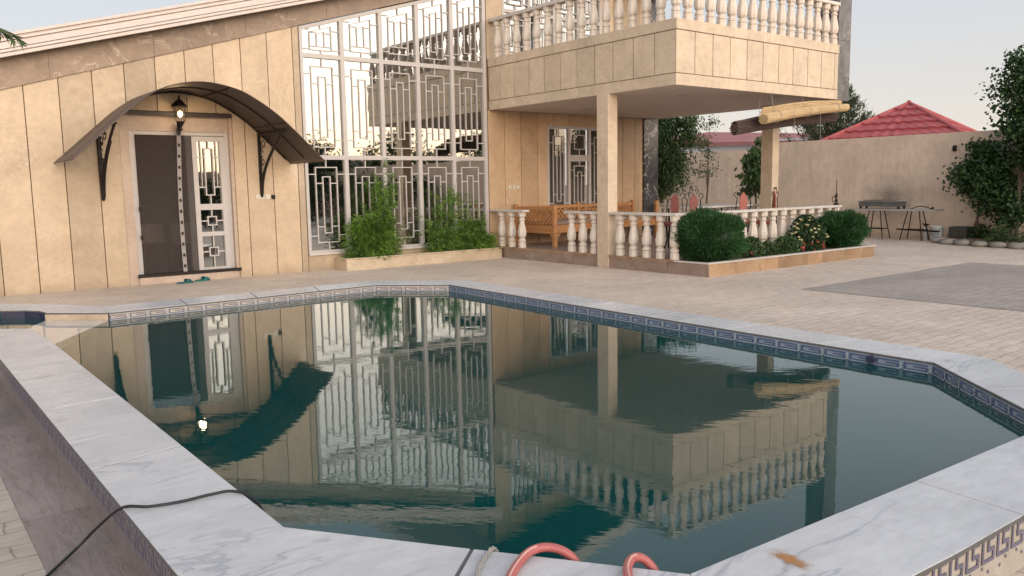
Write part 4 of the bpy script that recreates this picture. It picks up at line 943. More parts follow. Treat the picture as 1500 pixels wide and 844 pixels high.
# ---------------------------------------------------------------- carved wooden bench
bn = thing('wooden_bench', 'orange brown wooden bench with lattice back and arm panels on the veranda', 'bench', (12, 13.3, .215))
Z0 = .2165
def post(x, y, h): m_ = MB(); m_.box(x - .04, x + .04, y - .04, y + .04, Z0, Z0 + h); m_.build('leg', M_wood, bn, bevel=.006)
X0, X1, Y0_, Y1_ = 11.00, 14.6, 12.66, 13.92
post(X0, Y0_, .88); post(X0, Y1_, .88); post(X1, Y0_ + .5, .88); post(X1, Y1_, .88); post(12.8, Y1_, .88)
mb = MB(); mb.box(X0 + .04, X1 - .04, Y0_ + .50, Y1_ - .04, Z0 + .40, Z0 + .46); mb.box(X0 + .04, 11.9, Y0_, Y0_ + .50, Z0 + .40, Z0 + .46); mb.build('seat', M_wood, bn)
mb = MB(); mb.box(X0 + .03, 11.85, Y0_ + .03, Y1_ - .05, Z0 + .462, Z0 + .52); mb.box(11.85, X1 - .06, Y0_ + .53, Y1_ - .05, Z0 + .462, Z0 + .52); mb.build('cushion', M_plint, bn, bevel=.02)
def lattice(u0, u1, z0, z1, const, axis, nm, stp=.105):
    m_ = MB(); P = (lambda u, z: (const, u, z)) if axis == 'x' else (lambda u, z: (u, const, z))
    h_ = z1 - z0; k = int((u1 - u0 + h_) / stp)
    for i in range(k + 1):
        s_ = u0 - h_ + i * stp
        for sg in (1, -1):
            a, b = (s_, z0), (s_ + h_, z1)
            if a[0] < u0: a = (u0, z0 + (u0 - s_))
            if b[0] > u1: b = (u1, z0 + (u1 - s_))
            if b[0] - a[0] < .01: continue
            if sg < 0: a, b = (u0 + u1 - a[0], a[1]), (u0 + u1 - b[0], b[1])
            p_, q_ = Vector(P(*a)), Vector(P(*b)); dv = Vector((.006 * sg, 0, 0)) if axis == 'x' else Vector((0, .006 * sg, 0))
            m_.beam(p_ + dv, q_ + dv, .03, .012, (1, 0, 0) if axis == 'x' else (0, 1, 0))
    lo = (lambda a, b, c, d, tk: m_.box(const - tk, const + tk, a, b, c, d)) if axis == 'x' else (lambda a, b, c, d, tk: m_.box(a, b, const - tk, const + tk, c, d))
    lo(u0, u1, z1, z1 + .07, .022); lo(u0, u1, z0 - .07, z0, .022)
    return m_.build(nm, M_wood, bn)
lattice(Y0_ + .04, Y1_ - .04, Z0 + .44, Z0 + .76, X0, 'x', 'arm_panel'); lattice(X0 + .04, 12.76, Z0 + .50, Z0 + .76, Y1_, 'y', 'back_panel'); lattice(12.84, X1 - .04, Z0 + .50, Z0 + .76, Y1_, 'y', 'back_panel')
mb = MB(); mb.box(X0 - .015, X0 + .015, Y0_ + .04, Y1_ - .04, Z0 + .28, Z0 + .37)
mb.box(X0 + .04, 11.9, Y0_ - .015, Y0_ + .015, Z0 + .30, Z0 + .40); mb.box(11.9, X1 - .04, Y0_ + .485, Y0_ + .515, Z0 + .30, Z0 + .40)
for (xa, ya, dx, dy) in ((X0, Y0_ + .04, 0, 1), (X0, Y1_ - .04, 0, -1), (X0 + .04, Y0_, 1, 0)):
    a, b = (xa, ya), (xa + dx * .12, ya + dy * .12)
    mb.add([(a[0] - .012 * dy, a[1] - .012 * dx, Z0 + .29), (b[0] - .012 * dy, b[1] - .012 * dx, Z0 + .29), (a[0] - .012 * dy, a[1] - .012 * dx, Z0 + .16), (a[0] + .012 * dy, a[1] + .012 * dx, Z0 + .29), (b[0] + .012 * dy, b[1] + .012 * dx, Z0 + .29), (a[0] + .012 * dy, a[1] + .012 * dx, Z0 + .16)],
           [(0, 1, 2), (5, 4, 3), (1, 4, 5, 2), (0, 3, 4, 1)])
mb.build('apron', M_wood, bn)

# ---------------------------------------------------------------- iron dining set
tb = thing('dining_table', 'long veranda table with pale top and dark scrolled iron edge', 'table', (13.2, 10.6, .215))
MB().box(12.35, 14.2, 10.2, 11.0, 1.00, 1.03).build('tabletop', M_cap, tb, bevel=.005)
mb = MB()
for k in range(18): scroll(mb, (12.42 + k * .10, 10.215, .935), .045, .012, PI * (k % 2), 1.1, ((1, 0, 0), (0, 0, 1)), .006, 12)
mb.beam((12.36, 10.215, .885), (14.19, 10.215, .885), .012, .014); mb.beam((12.36, 10.215, .99), (14.19, 10.215, .99), .012, .014)
mb.build('scrolled_edge', M_iron, tb)
for x in (12.45, 14.1):
    for y in (10.3, 10.9): MB().tube([(x, y, .2165), (x + .03, y, .6), (x, y, 1.0)], .02, 8).build('leg', M_iron, tb)
def iron_chair(label, x, y, rz, mat):
    o = thing('iron_chair', label, 'chair', (x, y, .2165), 'tall backed iron chairs on the veranda'); Lz = (0, 0, 0)
    o.rotation_euler = (0, 0, rz)
    m_ = MB(); w_ = .075
    m_.slabXZ([(-w_, .55), (w_, .55), (w_, 1.05), (0, 1.17), (-w_, 1.05)], .18, .205); m_.build('back_panel', mat, o, bevel=.004, loc=Lz)
    m_ = MB(); m_.lathe([(.21, .50), (.22, .52), (.22, .56), (.2, .58)], Lz, 16, True); m_.build('seat', mat, o, loc=Lz)
    m_ = MB()
    for sx in (-1, 1):
        m_.tube([(sx * .16, .19, .5), (sx * .15, .2, .9), (sx * .13, .2, 1.04)], .010, 6)
        scroll(m_, (sx * .13, .2, 1.12), .07, .02, -PI / 2, .9, ((sx, 0, 0), (0, 0, 1)), .008)
        scroll(m_, (sx * .045, .2, 1.22), .05, .015, -PI / 2, .9, ((sx, 0, 0), (0, 0, 1)), .007)
    m_.build('scroll_frame', M_iron, o, loc=Lz)
    for sx in (-1, 1):
        for sy in (-1, 1):
            MB().tube([(sx * .15, sy * .15, .5), (sx * .12, sy * .12, .25), (sx * .19, sy * .19, 0)], .012, 6).build('leg', M_iron, o, loc=Lz)
    o.scale = (1, 1, .93); return o
iron_chair('leftmost iron chair, its red back half lit, behind the corner balusters', 12.10, 10.45, -.9, M_darkred)
iron_chair('iron chair with dark red pointed back beside the left table end', 11.78, 9.85, PI - .35, M_darkred)
iron_chair('iron chair with orange red pointed back at the right table end', 13.55, 10.05, PI - .5, M_red)
iron_chair('iron chair with narrow orange red back just before the far column', 13.72, 9.58, PI + .9, M_red)

# ---------------------------------------------------------------- rolled blinds
bb = thing('bamboo_blind', 'golden bamboo blind rolled up under the right end of the balcony', 'blind', (14.3, 8.9, 2.8))
def sag(x0, x1, z0, z1, y, n=14, s_=.06): return [(x0 + (x1 - x0) * k / n, y, z0 + (z1 - z0) * k / n + s_ * math.sin(PI * k / n)) for k in range(n + 1)]
rp_ = sag(12.66, 15.36, 2.59, 2.91, 8.90, 14, .03)
def canes(mb, path, r, r2, n=26, sq=1.0):
    P_ = [Vector(p) for p in path]; m_ = len(P_)
    for k in range(n):
        a = 2 * PI * k / n + U(-.04, .04); pts = []
        for i_, p in enumerate(P_):
            rr = r + (r2 - r) * i_ / (m_ - 1); pts.append(p + Vector((0, math.cos(a) * rr, math.sin(a) * rr * sq)))
        e0, e1 = U(-.02, .02), U(-.02, .02); pts[0] = pts[0] + Vector((e0, 0, 0)); pts[-1] = pts[-1] + Vector((e1, 0, 0)); mb.tube(pts, r * .15, 5)
    mb.tube(path, r * .93, 10, r2 * .93)
rl = MB(); canes(rl, rp_, .090, .072, 26, .88); rl.build('roll', M_blind, bb)
for k_ in (2, 7, 12):
    m_ = MB(); c_ = Vector(rp_[k_]); m_.tube([c_ + Vector((.004 * math.sin(a * 3), math.cos(a) * (.112 - .0015 * k_), math.sin(a) * (.112 - .0015 * k_))) for a in [2 * PI * q / 20 for q in range(21)]], .005, 5)
    m_.tube([c_ + Vector((0, .05, .09)), Vector((c_.x, 9.02, 3.062))], .004, 5); m_.build('tie', M_rope, bb)
mb = MB()
top = sag(12.80, 15.30, 2.80, 3.05, 8.95, 14, .04)
for a, b, c, d in zip(rp_[:-1], rp_[1:], top[:-1], top[1:]):
    a = (a[0], 8.95, a[2] + .03); b = (b[0], 8.95, b[2] + .03)
    mb.add([a, b, d, c, (a[0], 8.962, a[2]), (b[0], 8.962, b[2]), (d[0], 8.962, min(d[2], 3.06)), (c[0], 8.962, c[2])], [(0, 1, 2, 3), (7, 6, 5, 4)])
mb = MB()
for q_ in range(10):
    f = q_ / 9; pts = []
    for (a, c) in zip(rp_, top): pts.append(Vector((a[0] + (c[0] - a[0]) * f, 8.985 + .006 * (q_ % 2), (a[2] + .05) + (c[2] - .005 - a[2] - .05) * f)))
    pts[0] = pts[0] + Vector((U(-.04, .04), 0, 0)); pts[-1] = pts[-1] + Vector((U(-.04, .04), 0, 0)); mb.tube(pts, .012, 5)
mb.build('hanging_part', M_blind, bb)
for x in (13.45, 14.3): MB().tube([(x, 8.80, 2.85), (x, 8.79, 2.55), (x + .01, 8.80, 1.2)], .003, 5).build('cord', M_rope, bb)
bd = thing('dark_blind', 'dark brown blind rolled up behind the golden bamboo one', 'blind', (14, 9.3, 2.6))
mb = MB(); rp2 = sag(12.25, 15.50, 2.44, 2.78, 9.22, 14, .03); canes(mb, rp2, .085, .08, 20, 1.35); mb.build('roll', M_blindd, bd)
mb = MB(); 
top = sag(12.35, 15.5, 2.56, 2.98, 9.30, 14, .05)
for a, b, c, d in zip(rp2[:-1], rp2[1:], top[:-1], top[1:]):
    a = (a[0], 9.30, a[2]); b = (b[0], 9.30, b[2])
    mb.add([a, b, d, c, (a[0], 9.315, a[2]), (b[0], 9.315, b[2]), (d[0], 9.315, d[2]), (c[0], 9.315, c[2])], [(0, 1, 2, 3), (7, 6, 5, 4), (3, 2, 6, 7), (0, 3, 7, 4)])
mb.build('hanging_part', M_blindd, bd)
for x, z in ((13.1, 2.66), (14.4, 2.84)): MB().tube([(x, 9.30, z), (x, 9.30, 3.062)], .004, 5).build('cord', M_rope, bd)

# ---------------------------------------------------------------- boundary walls
o = thing('boundary_wall', 'tall grey beige rendered boundary wall behind the barbecue table', 'wall', (20.9, 7, 0))
mb = MB(); mb.box(20.8, 21.0, -13, 14.3, 0, 2.59); mb.box(20.80, 21.0, 14.302, 22, 0, 2.44); mb.build('wall_face', M_bwall, o)
m_soot = plain('soot stained render', (.10, .085, .08), .95)
o2 = thing('boundary_wall', 'low boundary wall on the far side of the yard, mirrored in the window glass', 'wall', (5, -13, 0))
mb = MB(); mb.box(-14, 20.8, -13.2, -13.0, 0, 2.4); mb.build('wall_face', M_bwall, o2)
# soot: node blotch belongs to the wall surface; separate thin soot patch geometry avoided
mb = MB(); mb.box(20.72, 20.795, 9.15, 9.22, 2.14, 2.28); mb.box(20.66, 20.72, 9.12, 9.2, 2.18, 2.24)
onemesh(mb, 'wall_bracket', M_iron, 'small rusty dark bracket fixed high on the boundary wall', 'bracket', bevel=.01)

# red roofs beyond
gz = thing('tiled_gazebo', 'pavilion with pointed red tile roof showing above the boundary wall', 'gazebo', (27, 13.5, 0))
ap = Vector((27.2, 13.55, 3.95)); ring6 = []
nseg = 4
for k in range(nseg):
    a = 2 * PI * k / nseg + 1.005; ring6.append(Vector((27.2 + 3.35 * math.cos(a), 13.55 + 3.35 * math.sin(a), 2.55)))
mb = MB(); rows = 6
for k in range(nseg):
    a, b = ring6[k], ring6[(k + 1) % nseg]; nrm = (b - a).cross(ap - a).normalized(); nrm = nrm if nrm.z > 0 else -nrm
    for r_ in range(rows):
        f0_, f1_ = r_ / rows, (r_ + 1) / rows; m_ = 48
        for c_ in range(m_):
            g0, g1 = c_ / m_, (c_ + 1) / m_
            P_ = lambda g, f, up_: (a.lerp(ap, f)).lerp(b.lerp(ap, f), g) + nrm * up_ + Vector((0, 0,   .016 * math.sin(g * (b - a).length * (1 - f) / .32 * 2 * PI)))
            mb.add([P_(g0, f0_, .07), P_(g1, f0_, .07), P_(g1, f1_, .0), P_(g0, f1_, .0)], [(0, 1, 2, 3)], True)
            mb.add([P_(g0, f0_, .0), P_(g1, f0_, .0), P_(g1, f0_, .07), P_(g0, f0_, .07)], [(0, 1, 2, 3)])
mb.build('roof', M_redroof, gz)
mb = MB()
for k in range(nseg): mb.tube([ring6[k] + Vector((0, 0, .05)), ap + Vector((0, 0, .03))], .07, 8, .05)
mb.lathe([(.09, 0), (.07, .06), (.02, .1)], (27.2, 13.55, 3.96), 8); mb.build('ridge_cap', M_redroof, gz)
for k in range(nseg): q = ring6[k].lerp(Vector((27.2, 13.55, 2.55)), .12); MB().tube([(q.x, q.y, 0), (q.x, q.y, 2.6)], .08, 8).build('post', M_wood, gz)
sh = thing('low_building', 'long low building with faded red roof and white wall beyond the boundary wall', 'building', (30, 22, 0))
mb = MB(); mb.box(30, 34, 17, 27.5, 0, 3.22); mb.build('wall', M_pwall, sh)
mb = MB(); mb.add([(29.7, 16.6, 3.0), (29.7, 28, 3.42), (35, 28, 4.1), (35, 16.6, 3.3), (29.7, 16.6, 2.86), (29.7, 28, 3.26), (35, 28, 3.9), (35, 16.6, 3.1)], [(0, 1, 2, 3)[::-1], (4, 5, 6, 7), (0, 1, 5, 4), (3, 2, 6, 7), (0, 4, 7, 3), (1, 2, 6, 5)]); mb.build('roof', M_redroof2, sh)

# ---------------------------------------------------------------- trees
def tree(name, label, x, y, trunk_h, r0, clumps, nl, L, W, mat, cat='tree', group=None, depth=2, lift=0, bl=.9, droop=0):
    """clumps: list of (dx,dy,z,rx,ry,rz) ellipsoids that the leaf clusters fill"""
    o = thing(name, label, cat, (x, y, 0), group); tr = MB(); lf = MB()
    tr.tube([(0, 0, 0), (U(-.03, .03), U(-.03, .03), trunk_h * .5), (U(-.05, .05), U(-.05, .05), trunk_h)], r0, 8, r0 * .7)
    tot = sum(c[3] * c[4] * c[5] for c in clumps) ** 1.0
    for cx_, cy_, cz_, rx, ry, rz_ in clumps:
        tr.tube([(0, 0, trunk_h * .75), (cx_ * .5, cy_ * .5, (trunk_h + cz_) / 2), (cx_, cy_, cz_)], r0 * .5, 6, r0 * .15, cap=False)
        n_ = int(nl * (rx * ry * rz_) / tot); sub = []
        for _ in range(max(8, n_ // 45)):
            d = Vector((U(-1, 1), U(-1, 1), U(-1, 1))).normalized(); f = U(.35, 1.0); sub.append(Vector((cx_ + d.x * rx * f, cy_ + d.y * ry * f, cz_ + d.z * rz_ * f)))
            tr.tube([(cx_, cy_, cz_), sub[-1]], r0 * .12 + .003, 4, .003, cap=False)
        for _ in range(n_):
            s_ = random.choice(sub); rr = .16 * (rx + rz_) ; p = s_ + Vector((random.gauss(0, rr), random.gauss(0, rr), random.gauss(0, rr * .8)))
            if p.z < .05: continue
            lf.leaf(p, (U(-1, 1), U(-1, 1), U(-1, .6) - droop), L * U(.6, 1.25), W * U(.7, 1.2))
    lf.build('crown', mat, o, loc=(0, 0, 0)); tr.build('trunk', M_bark, o, loc=(0, 0, 0)); return o
tree('leafy_tree', 'dense green tree behind the black marble pillar of the veranda', 17.4, 15.5, 1.2, .07, [(-.2, 0, 2.6, .5, .6, .75), (.0, -.3, 1.9, .5, .55, .6), (-.1, .3, 3.3, .5, .6, .5), (.2, -.65, 2.95, .35, .45, .5), (-.1, .1, 1.45, .4, .45, .45)], 15000, .12, .035, M_leafC, droop=.6)
tree('sapling', 'slender young tree with sparse leaves before the left part of the boundary wall', 18.2, 14.55, 1.7, .028, [(0, 0, 2.5, .28, .3, .45), (.05, 0, 3.1, .2, .25, .3), (0, .1, 1.8, .35, .35, .15)], 650, .09, .03, M_leafC)
tree('broadleaf_tree', 'young tree with big drooping leaves just left of the far veranda column', 18.5, 13.2, 1.2, .03, [(0, 0, 1.75, .34, .38, .42), (-.05, .05, 2.2, .30, .34, .28), (.1, .1, 1.35, .28, .3, .22), (.1, 0, 2.6, .15, .15, .12)], 1500, .17, .075, M_leafC, droop=.9)
def pine(label, x, y, h, nb, mat=M_leafE):
    o = thing('pine_tree', label, 'tree', (x, y, 0)); tr = MB(); lf = MB(); tr.tube([(0, 0, 0), (.05, 0, h * .6), (0, .05, h * .98)], .14, 8, .02)
    for _ in range(nb):
        z = h * (.38 + .60 * rnd()); a = U(0, 2 * PI); L_ = (1.05 - z / h) * 2.9 + .4
        d = Vector((math.cos(a), math.sin(a), U(.7, 1.4))).normalized(); p0 = Vector((0, 0, z * .92)); tr.tube([p0, p0 + d * L_ * .5, p0 + d * L_ * .9], .018, 4, .004, cap=False)
        for _ in range(110):
            f = U(.25, 1.0); q = p0 + d * L_ * f + Vector((U(-1, 1), U(-1, 1), U(-1, 1))) * .10
            lf.leaf(q, d + Vector((U(-1, 1), U(-1, 1), U(-.4, 1.0))) * .7, U(.10, .2), .03)
    lf.build('crown', mat, o, loc=(0, 0, 0)); tr.build('trunk', M_bark, o, loc=(0, 0, 0)); return o
pine('grey green conifer rising behind the boundary wall beside the red roof', 26.3, 15.95, 5.0, 95)
tree('vine_tree', 'low dark leafy tree beside the barbecue table at the garden bed', 20.25, 8.35, .8, .04, [(0, .1, 1.5, .45, .5, .5), (-.1, -.45, 1.1, .4, .5, .45), (.05, .0, 2.05, .3, .35, .3), (-.2, -.8, .75, .3, .4, .35), (0, -.3, 1.85, .4, .4, .4)], 8500, .085, .085, M_leafB)
tree('tall_tree', 'tall dark leafy tree at the right edge by the boundary wall', 20.0, 7.45, 1.6, .05, [(0, .05, 3.4, .45, .50, .6), (0, -.1, 2.6, .5, .6, .55), (.1, -.5, 3.0, .5, .6, .8), (0, -.9, 2.3, .6, .7, .7), (0, .1, 3.95, .3, .35, .35), (.1, -.3, 2.0, .5, .6, .35)], 13500, .085, .085, M_leafB)
for i, (x, y, s_, lab) in enumerate(((19.6, 7.6, .28, 'low green plant in the garden bed left of the tall tree'), (19.55, 6.9, .25, 'low green plant in the garden bed at the right edge'))):
    stemmed_bush('bed_plant', lab, x, y, .1, .42, .55, 16, 700, M_leafC, .07, .03, 'plant', .3, .05)
stemmed_bush('bed_plant', 'dark low plant in the garden bed next to the white bucket', 20.35, 8.35, .1, .4, .4, 18, 900, M_leafB, .07, .03, 'plant', .3, .05)
# garden bed
bed = MB().prism([(19.35, 8.8), (19.05, 7.5), (18.95, 5.5), (18.9, 2), (20.79, 2), (20.79, 9.0)], .004, .10); tag(bed.build('garden_soil', M_soil), kind='structure')
ry = [(19.75, 8.98), (19.40, 8.60), (19.28, 8.22), (19.14, 7.82), (19.08, 7.42), (19.02, 7.02), (18.98, 6.62)]
words = ['first', 'second', 'third', 'fourth', 'fifth', 'sixth', 'seventh']
for i, (x, y) in enumerate(ry):
    m_ = MB(); vs = []
    prof = [(.02, 0), (.85, .0), (1.0, .35), (.9, .7), (.5, .97), (.02, 1.0)]
    m_.lathe([(r * .20, z * U(.11, .14)) for r, z in prof], (0, 0, 0), 9, True)
    m_.v = [(a * 1 + U(-.02, .02), b * 1.0 + U(-.025, .025), c + (U(-.01, .01) if c > .01 else 0)) for a, b, c in m_.v]
    o = m_.build('edging_stone', M_rock); o.location = (x, y, .0); o.rotation_euler = (0, 0, U(0, 3)); tag(o, f'rough pale edging stone, {words[i]} from the white bucket along the garden bed', 'stone', 'rough stones edging the garden bed')
# mirrored greenery on the far side of the yard
spots = [(14.5, -11.8, 1.7), (17.5, -12.0, 3.6), (20.0, -14.5, 4.4), (23.5, -15, 3.8), (26.5, -16, 5.0), (30, -18, 4.2), (12.0, -12.0, 1.8), (34, -19, 5.2)]
tl = ['low shrubby tree', 'round crowned tree', 'tall loose tree', 'medium bushy tree', 'tallest tree', 'spreading tree', 'smallest shrub like tree', 'far tree']
for (x, y, h), lb in zip(spots, tl):
    tree('yard_tree', f'{lb} across the yard, mirrored in the window glass', x, y, h * .35, .07, [(0, 0, h * .7, h * .25, h * .25, h * .28), (h * .2, 0, h * .5, h * .22, h * .22, h * .2), (-h * .2, .1, h * .55, h * .22, h * .22, h * .22)], 2600, .26, .12, M_leafB, group='trees across the yard')
for i, x in enumerate((10.6, 12.6, 14.4, 16.4, 18.2, 19.9)):  # unseen shrubs, added so the lower window panes mirror something dark
    lb = ('nearest the pool', 'second from the pool', 'third from the pool', 'fourth from the pool', 'fifth from the pool', 'farthest from the pool')[i]
    tree('added_shrub', f'dense dark shrub {lb} in the unseen row added to darken the panes', x, -5 + U(-.4, .4), .3, .04, [(0, 0, .95, .95, .6, .8), (U(-.5, .5), 0, 1.6, .6, .5, .45)], 1900, .17, .08, M_leafB, 'shrub', 'unseen shrubs added to darken the panes')
hh = thing('distant_house', 'plain low house across the yard, mirrored in the window glass', 'house', (27, -26, 0))
MB().box(20, 32, -32, -24, 0, 2.5).build('wall', M_bwall, hh); MB().slabXZ([(19.5, 2.5), (32.5, 2.5), (32.5, 2.65), (26, 3.5), (19.5, 2.65)], -32.4, -23.6).build('roof', M_concrete, hh)
# twig reaching into the frame at the top left
tt = thing('branching_tree', 'tree whose leafy twig tip hangs into the top left corner', 'tree', (-.9, 7.2, 0))
tr = MB(); lf = MB(); L0 = (0, 0, 0)
tr.tube([(0, 0, 0), (.05, -.02, 1.2), (.15, -.1, 2.3), (.5, -.4, 2.75), (1.1, -.6, 2.74), (1.5, -.7, 2.64), (1.80, -.76, 2.52)], .05, 7, .006)
for tz in ((.3, .3, 3.1), (-.5, .3, 3.0), (-.4, -.5, 3.2), (0, 0, 3.5)):
    tr.tube([(.12, -.06, 2.1), (tz[0] * .6, tz[1] * .6, 2.7), tz], .025, 5, .006)
    for _ in range(260): lf.leaf(Vector(tz) + Vector((random.gauss(0, .3), random.gauss(0, .3), random.gauss(0, .22))), (U(-1, 1), U(-1, 1), U(-1, .3)), .13, .045)
for _ in range(46):
    f = rnd(); p = Vector((1.4, -.67, 2.67)).lerp(Vector((1.80, -.76, 2.52)), f ** .7); lf.leaf(p, (U(-.2, 1), U(-.5, .5), U(-1.0, .1)), U(.06, .10), .022)
lf.build('crown', M_leafC, tt, loc=L0); tr.build('trunk', M_bark, tt, loc=L0)

# ---------------------------------------------------------------- barbecue corner
bt = thing('barbecue_table', 'grey slab table on two black iron trestles by the boundary wall', 'table', (20.15, 10.3, 0))
MB().box(19.95, 20.5, 9.25, 11.35, .72, .755).build('tabletop', M_concrete, bt, bevel=.005)
for yc in (10.78, 9.80):
    for sx, sy in ((-1, -1), (-1, 1), (1, -1), (1, 1)):
        MB().tube([(20.22 + sx * .10, yc + sy * .14, .72), (20.22 + sx * .19, yc + sy * .27, 0)], .014, 6).build('leg', M_iron, bt)
    mb = MB(); mb.tube([(20.06, yc - .23, .26), (20.06, yc + .23, .26), (20.38, yc + .23, .26), (20.38, yc - .23, .26), (20.06, yc - .23, .26)], .011, 6); mb.build('stretcher', M_iron, bt)
gl = thing('charcoal_grill', 'worn metal charcoal grill box standing on the slab table', 'grill', (20.2, 10.7, .756))
mb = MB(); mb.box(20.05, 20.40, 10.12, 11.18, .82, .94); mb.build('fire_box', M_steel, gl, bevel=.006)
mb = MB(); mb.box(20.02, 20.43, 10.09, 11.21, .945, .965); mb.build('rim', M_concrete, gl, bevel=.004)
mb = MB()
for y in (10.16, 11.14):
    for x in (20.08, 20.37): mb.box(x - .02, x + .02, y - .02, y + .02, .756, .82)
mb.build('foot', M_iron, gl)
mb = MB()
for k in range(9): mb.tube([(20.0, 10.3 + k * .09, .972), (20.45, 10.32 + k * .09, .972)], .006, 5)
mb.build('skewer', M_iron, gl)
mb = MB(); mb.tube([(20.2, 9.4 + .5 * k / 10, .762 + .07 * math.sin(PI * k / 10)) for k in range(11)], .012, 6); mb.lathe([(.03, 0), (.03, .05), (.02, .06)], (20.2, 9.38, .7565), 8)
onemesh(mb, 'fire_tongs', M_iron, 'dark bent iron handle lying on the right end of the slab table', 'tongs')
bk_ = thing('plastic_bucket', 'white printed plastic bucket standing by the garden bed', 'bucket', (20.25, 9.28, 0))
MB().lathe([(.115, 0), (.13, .02), (.15, .33), (.158, .335), (.158, .36), (.148, .36), (.14, .34), (.12, .03)], (20.25, 9.28, 0), 20, True).build('shell', M_bucket, bk_)
mb = MB()
for z, a0, a1 in ((.25, 2.4, 4.2), (.205, 2.5, 3.9), (.15, 2.4, 4.2), (.10, 2.7, 4.0)):
    pts = [(20.25 + (.135 + z * .05) * math.cos(a0 + (a1 - a0) * k / 12), 9.28 + (.135 + z * .05) * math.sin(a0 + (a1 - a0) * k / 12)) for k in range(13)]
    for i, (p_, q_) in enumerate(zip(pts[:-1], pts[1:])):
        if i % 3 != 2: mb.add([(*p_, z), (*q_, z), (*q_, z + .025 + .01 * (i % 2)), (*p_, z + .025 + .01 * (i % 2))], [(0, 1, 2, 3)])
mb.build('print', M_blue, bk_)
mb = MB(); mb.lathe([(.035, 0), (.04, .02), (.04, .30), (.03, .33)], (20.4, 9.62, 0), 12, True)
pb = thing('standing_pipe', 'short white pipe with a black tap beside the trestle', 'pipe', (20.4, 9.62, 0)); mb.build('pipe', M_bucket, pb)
mb = MB(); mb.lathe([(.02, 0), (.045, .02), (.03, .07)], (20.4, 9.62, .331), 10, True); mb.beam((20.4, 9.54, .38), (20.4, 9.70, .39), .02, .03); mb.build('tap', M_iron, pb)
mb = MB(); mb.beam((20.0, 9.1, .24), (20.0, 10.15, .27), .03, .035); onemesh(mb, 'iron_bar', M_iron, 'dark bar leaning across the lower right trestle', 'bar')
mb = MB(); mb.box(20.1, 20.5, 8.55, 8.95, .101, .36); onemesh(mb, 'dark_crate', M_dark, 'dark blue crate behind the bucket under the leaves', 'crate', bevel=.02)

# ---------------------------------------------------------------- small things by the pool
def slipper(x, y, rz, mat, label):
    o = thing('slipper', label, 'slipper', (x, y, .0), 'slippers by the entrance door'); o.rotation_euler = (0, 0, rz)
    out = [(-.13, -.035), (-.06, -.038), (.04, -.048), (.11, -.045), (.14, 0), (.11, .045), (.04, .048), (-.06, .038), (-.13, .035), (-.145, 0)]
    MB().prism(out, .0, .028).build('sole', mat, o, bevel=.006, loc=(0, 0, 0))
    m_ = MB()
    for k in range(8):
        a, b = PI * k / 8, PI * (k + 1) / 8
        m_.add([(.0, -.05 * math.cos(a), .02 + .055 * math.sin(a)), (.0, -.05 * math.cos(b), .02 + .055 * math.sin(b)), (.085, -.052 * math.cos(b), .02 + .035 * math.sin(b)), (.085, -.052 * math.cos(a), .02 + .035 * math.sin(a))], [(0, 1, 2, 3)], True)
    s_ = m_.build('strap', mat, o, loc=(0, 0, 0)); s_.modifiers.new('t', 'SOLIDIFY').thickness = .006
slipper(3.97, 13.74, .15, M_teal, 'dark teal slipper nearer the pool in front of the door'); slipper(4.30, 13.90, .35, M_tealb, 'brighter teal slipper closer to the doorstep')
def smooth_path(pts, n=8):
    P = [Vector(p) for p in pts]; P = [P[0] * 2 - P[1]] + P + [P[-1] * 2 - P[-2]]; out = []
    for i in range(1, len(P) - 2):
        for k in range(n):
            t_ = k / n; a, b, c, d = P[i - 1:i + 3]
            out.append(.5 * ((2 * b) + (-a + c) * t_ + (2 * a - 5 * b + 4 * c - d) * t_ * t_ + (-a + 3 * b - 3 * c + d) * t_ ** 3))
    return out + [P[-2]]
cb = smooth_path([(.16, 3.2, .012), (.36, 3.45, .012), (.55, 3.68, .03), (.635, 3.62, .13), (.70, 3.48, .235), (.78, 3.38, .250), (.90, 3.36, .2465), (1.02, 3.36, .2465), (1.10, 3.33, .248), (1.155, 3.25, .225), (1.19, 3.17, .12), (1.3, 3.1, -.3), (1.4, 3.1, -1.2)])
onemesh(MB().tube(cb, .0062, 8), 'power_cable', M_cable, 'black cable running over the left marble rim into the water', 'cable')
hs = smooth_path([(1.15, 1.35, .03), (1.30, 1.55, .05), (1.33, 1.70, .22), (1.40, 1.86, .2535), (1.50, 1.965, .2535), (1.60, 2.04, .2535), (1.68, 2.075, .257), (1.745, 2.065, .256), (1.79, 2.02, .24), (1.82, 1.99, .19), (1.86, 1.98, .05), (2.2, 2.3, -.8)])
hz_ = thing('garden_hose', 'pink garden hose curling over the near marble rim, left of the other end', 'hose', (1.5, 1.9, .24), 'pink hose loops over the near rim')
MB().tube(hs, .0158, 10).build('hose_body', M_pink, hz_)
MB().tube([p + Vector((-.004, -.006, .0128)) for p in hs[16:52]], .0042, 6).build('stripe', M_hosel, hz_)
hs = smooth_path([(1.55, 1.15, .03), (1.62, 1.28, .05), (1.68, 1.44, .22), (1.72, 1.60, .2535), (1.78, 1.70, .2535), (1.84, 1.775, .2535), (1.90, 1.81, .26), (1.945, 1.80, .248), (1.975, 1.77, .19), (2.0, 1.77, .05), (2.4, 2.1, -.8)])
hz2 = thing('garden_hose', 'second pink garden hose end by the rim corner, right of the first', 'hose', (1.8, 1.6, .24), 'pink hose loops over the near rim')
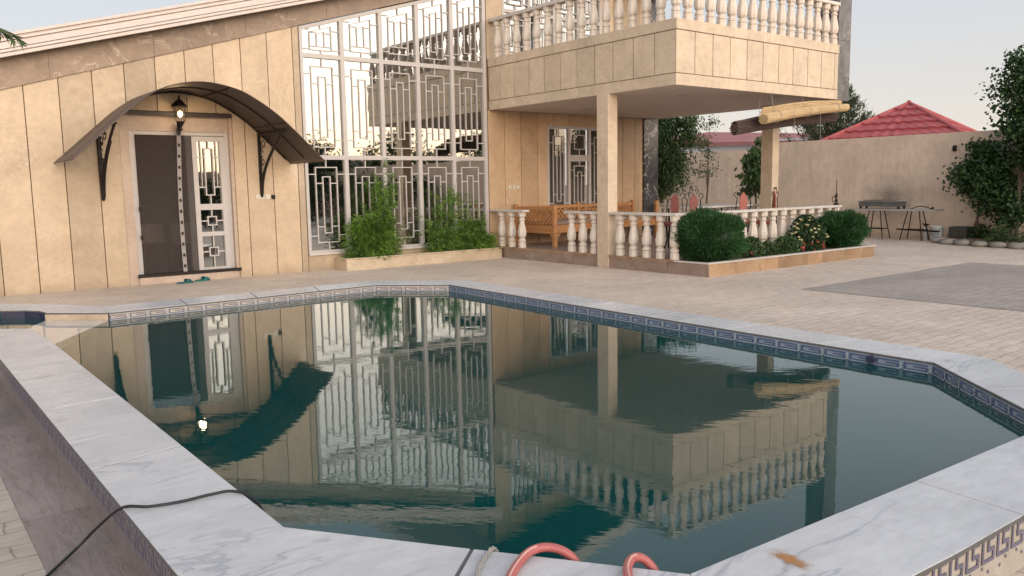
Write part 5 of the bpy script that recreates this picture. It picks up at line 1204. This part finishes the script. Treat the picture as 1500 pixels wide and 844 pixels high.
MB().tube(hs, .0158, 10).build('hose_body', M_pink, hz2); MB().tube([p + Vector((-.004, -.006, .0128)) for p in hs[16:52]], .0042, 6).build('stripe', M_hosel, hz2)
rpth = smooth_path([(1.12, 1.45, .03), (1.22, 1.63, .05), (1.25, 1.72, .24), (1.34, 1.93, .246), (1.45, 2.07, .246), (1.56, 2.17, .247), (1.63, 2.21, .232), (1.66, 2.23, .12), (1.7, 2.3, -.4)], 10)
mb = MB()
for s_ in (0, PI):
    pts = []
    for i, p in enumerate(rpth):
        a = i * .9 + s_; pts.append(p + Vector((math.cos(a) * .0035, math.sin(a) * .0035, math.sin(a) * .003)))
    mb.tube(pts, .0048, 6)
onemesh(mb, 'rope', M_rope, 'thin grey rope lying over the near marble rim', 'rope')
M_st2, t, p = newmat('orange rust stain'); v = coords(t)
p.inputs['Base Color'].default_value = (.46, .21, .06, 1); p.inputs['Roughness'].default_value = .7
ln_ = t.nodes.new('ShaderNodeVectorMath'); ln_.operation = 'LENGTH'; m2_ = t.nodes.new('ShaderNodeMapping'); m2_.inputs['Scale'].default_value = (18, 8.5, 0); t.links.new(v, m2_.inputs[0]); t.links.new(m2_.outputs[0], ln_.inputs[0])
fa = ramp(t, math_(t, 'MULTIPLY', math_(t, 'ADD', ln_.outputs['Value'], math_(t, 'MULTIPLY', noise(t, v, 26, 4, .6), 1.3)), .5), ((.47, (.85, .85, .85)), (.62, (.15, .15, .15)), (.75, (0, 0, 0))))
tr = t.nodes.new('ShaderNodeBsdfTransparent'); ms = t.nodes.new('ShaderNodeMixShader'); t.links.new(fa, ms.inputs[0]); t.links.new(tr.outputs[0], ms.inputs[1]); t.links.new(p.outputs[0], ms.inputs[2]); t.links.new(ms.outputs[0], t.nodes['Material Output'].inputs[0])
st = MB().add([(-.07, -.13, 0), (.07, -.13, 0), (.07, .13, 0), (-.07, .13, 0)], [(0, 1, 2, 3)]).build('rust_stain', M_st2); st.location = (2.335, 1.50, ZC + .003); st.rotation_euler = (0, 0, -.12); tag(st, 'orange rust stain on the near marble rim', 'stain')
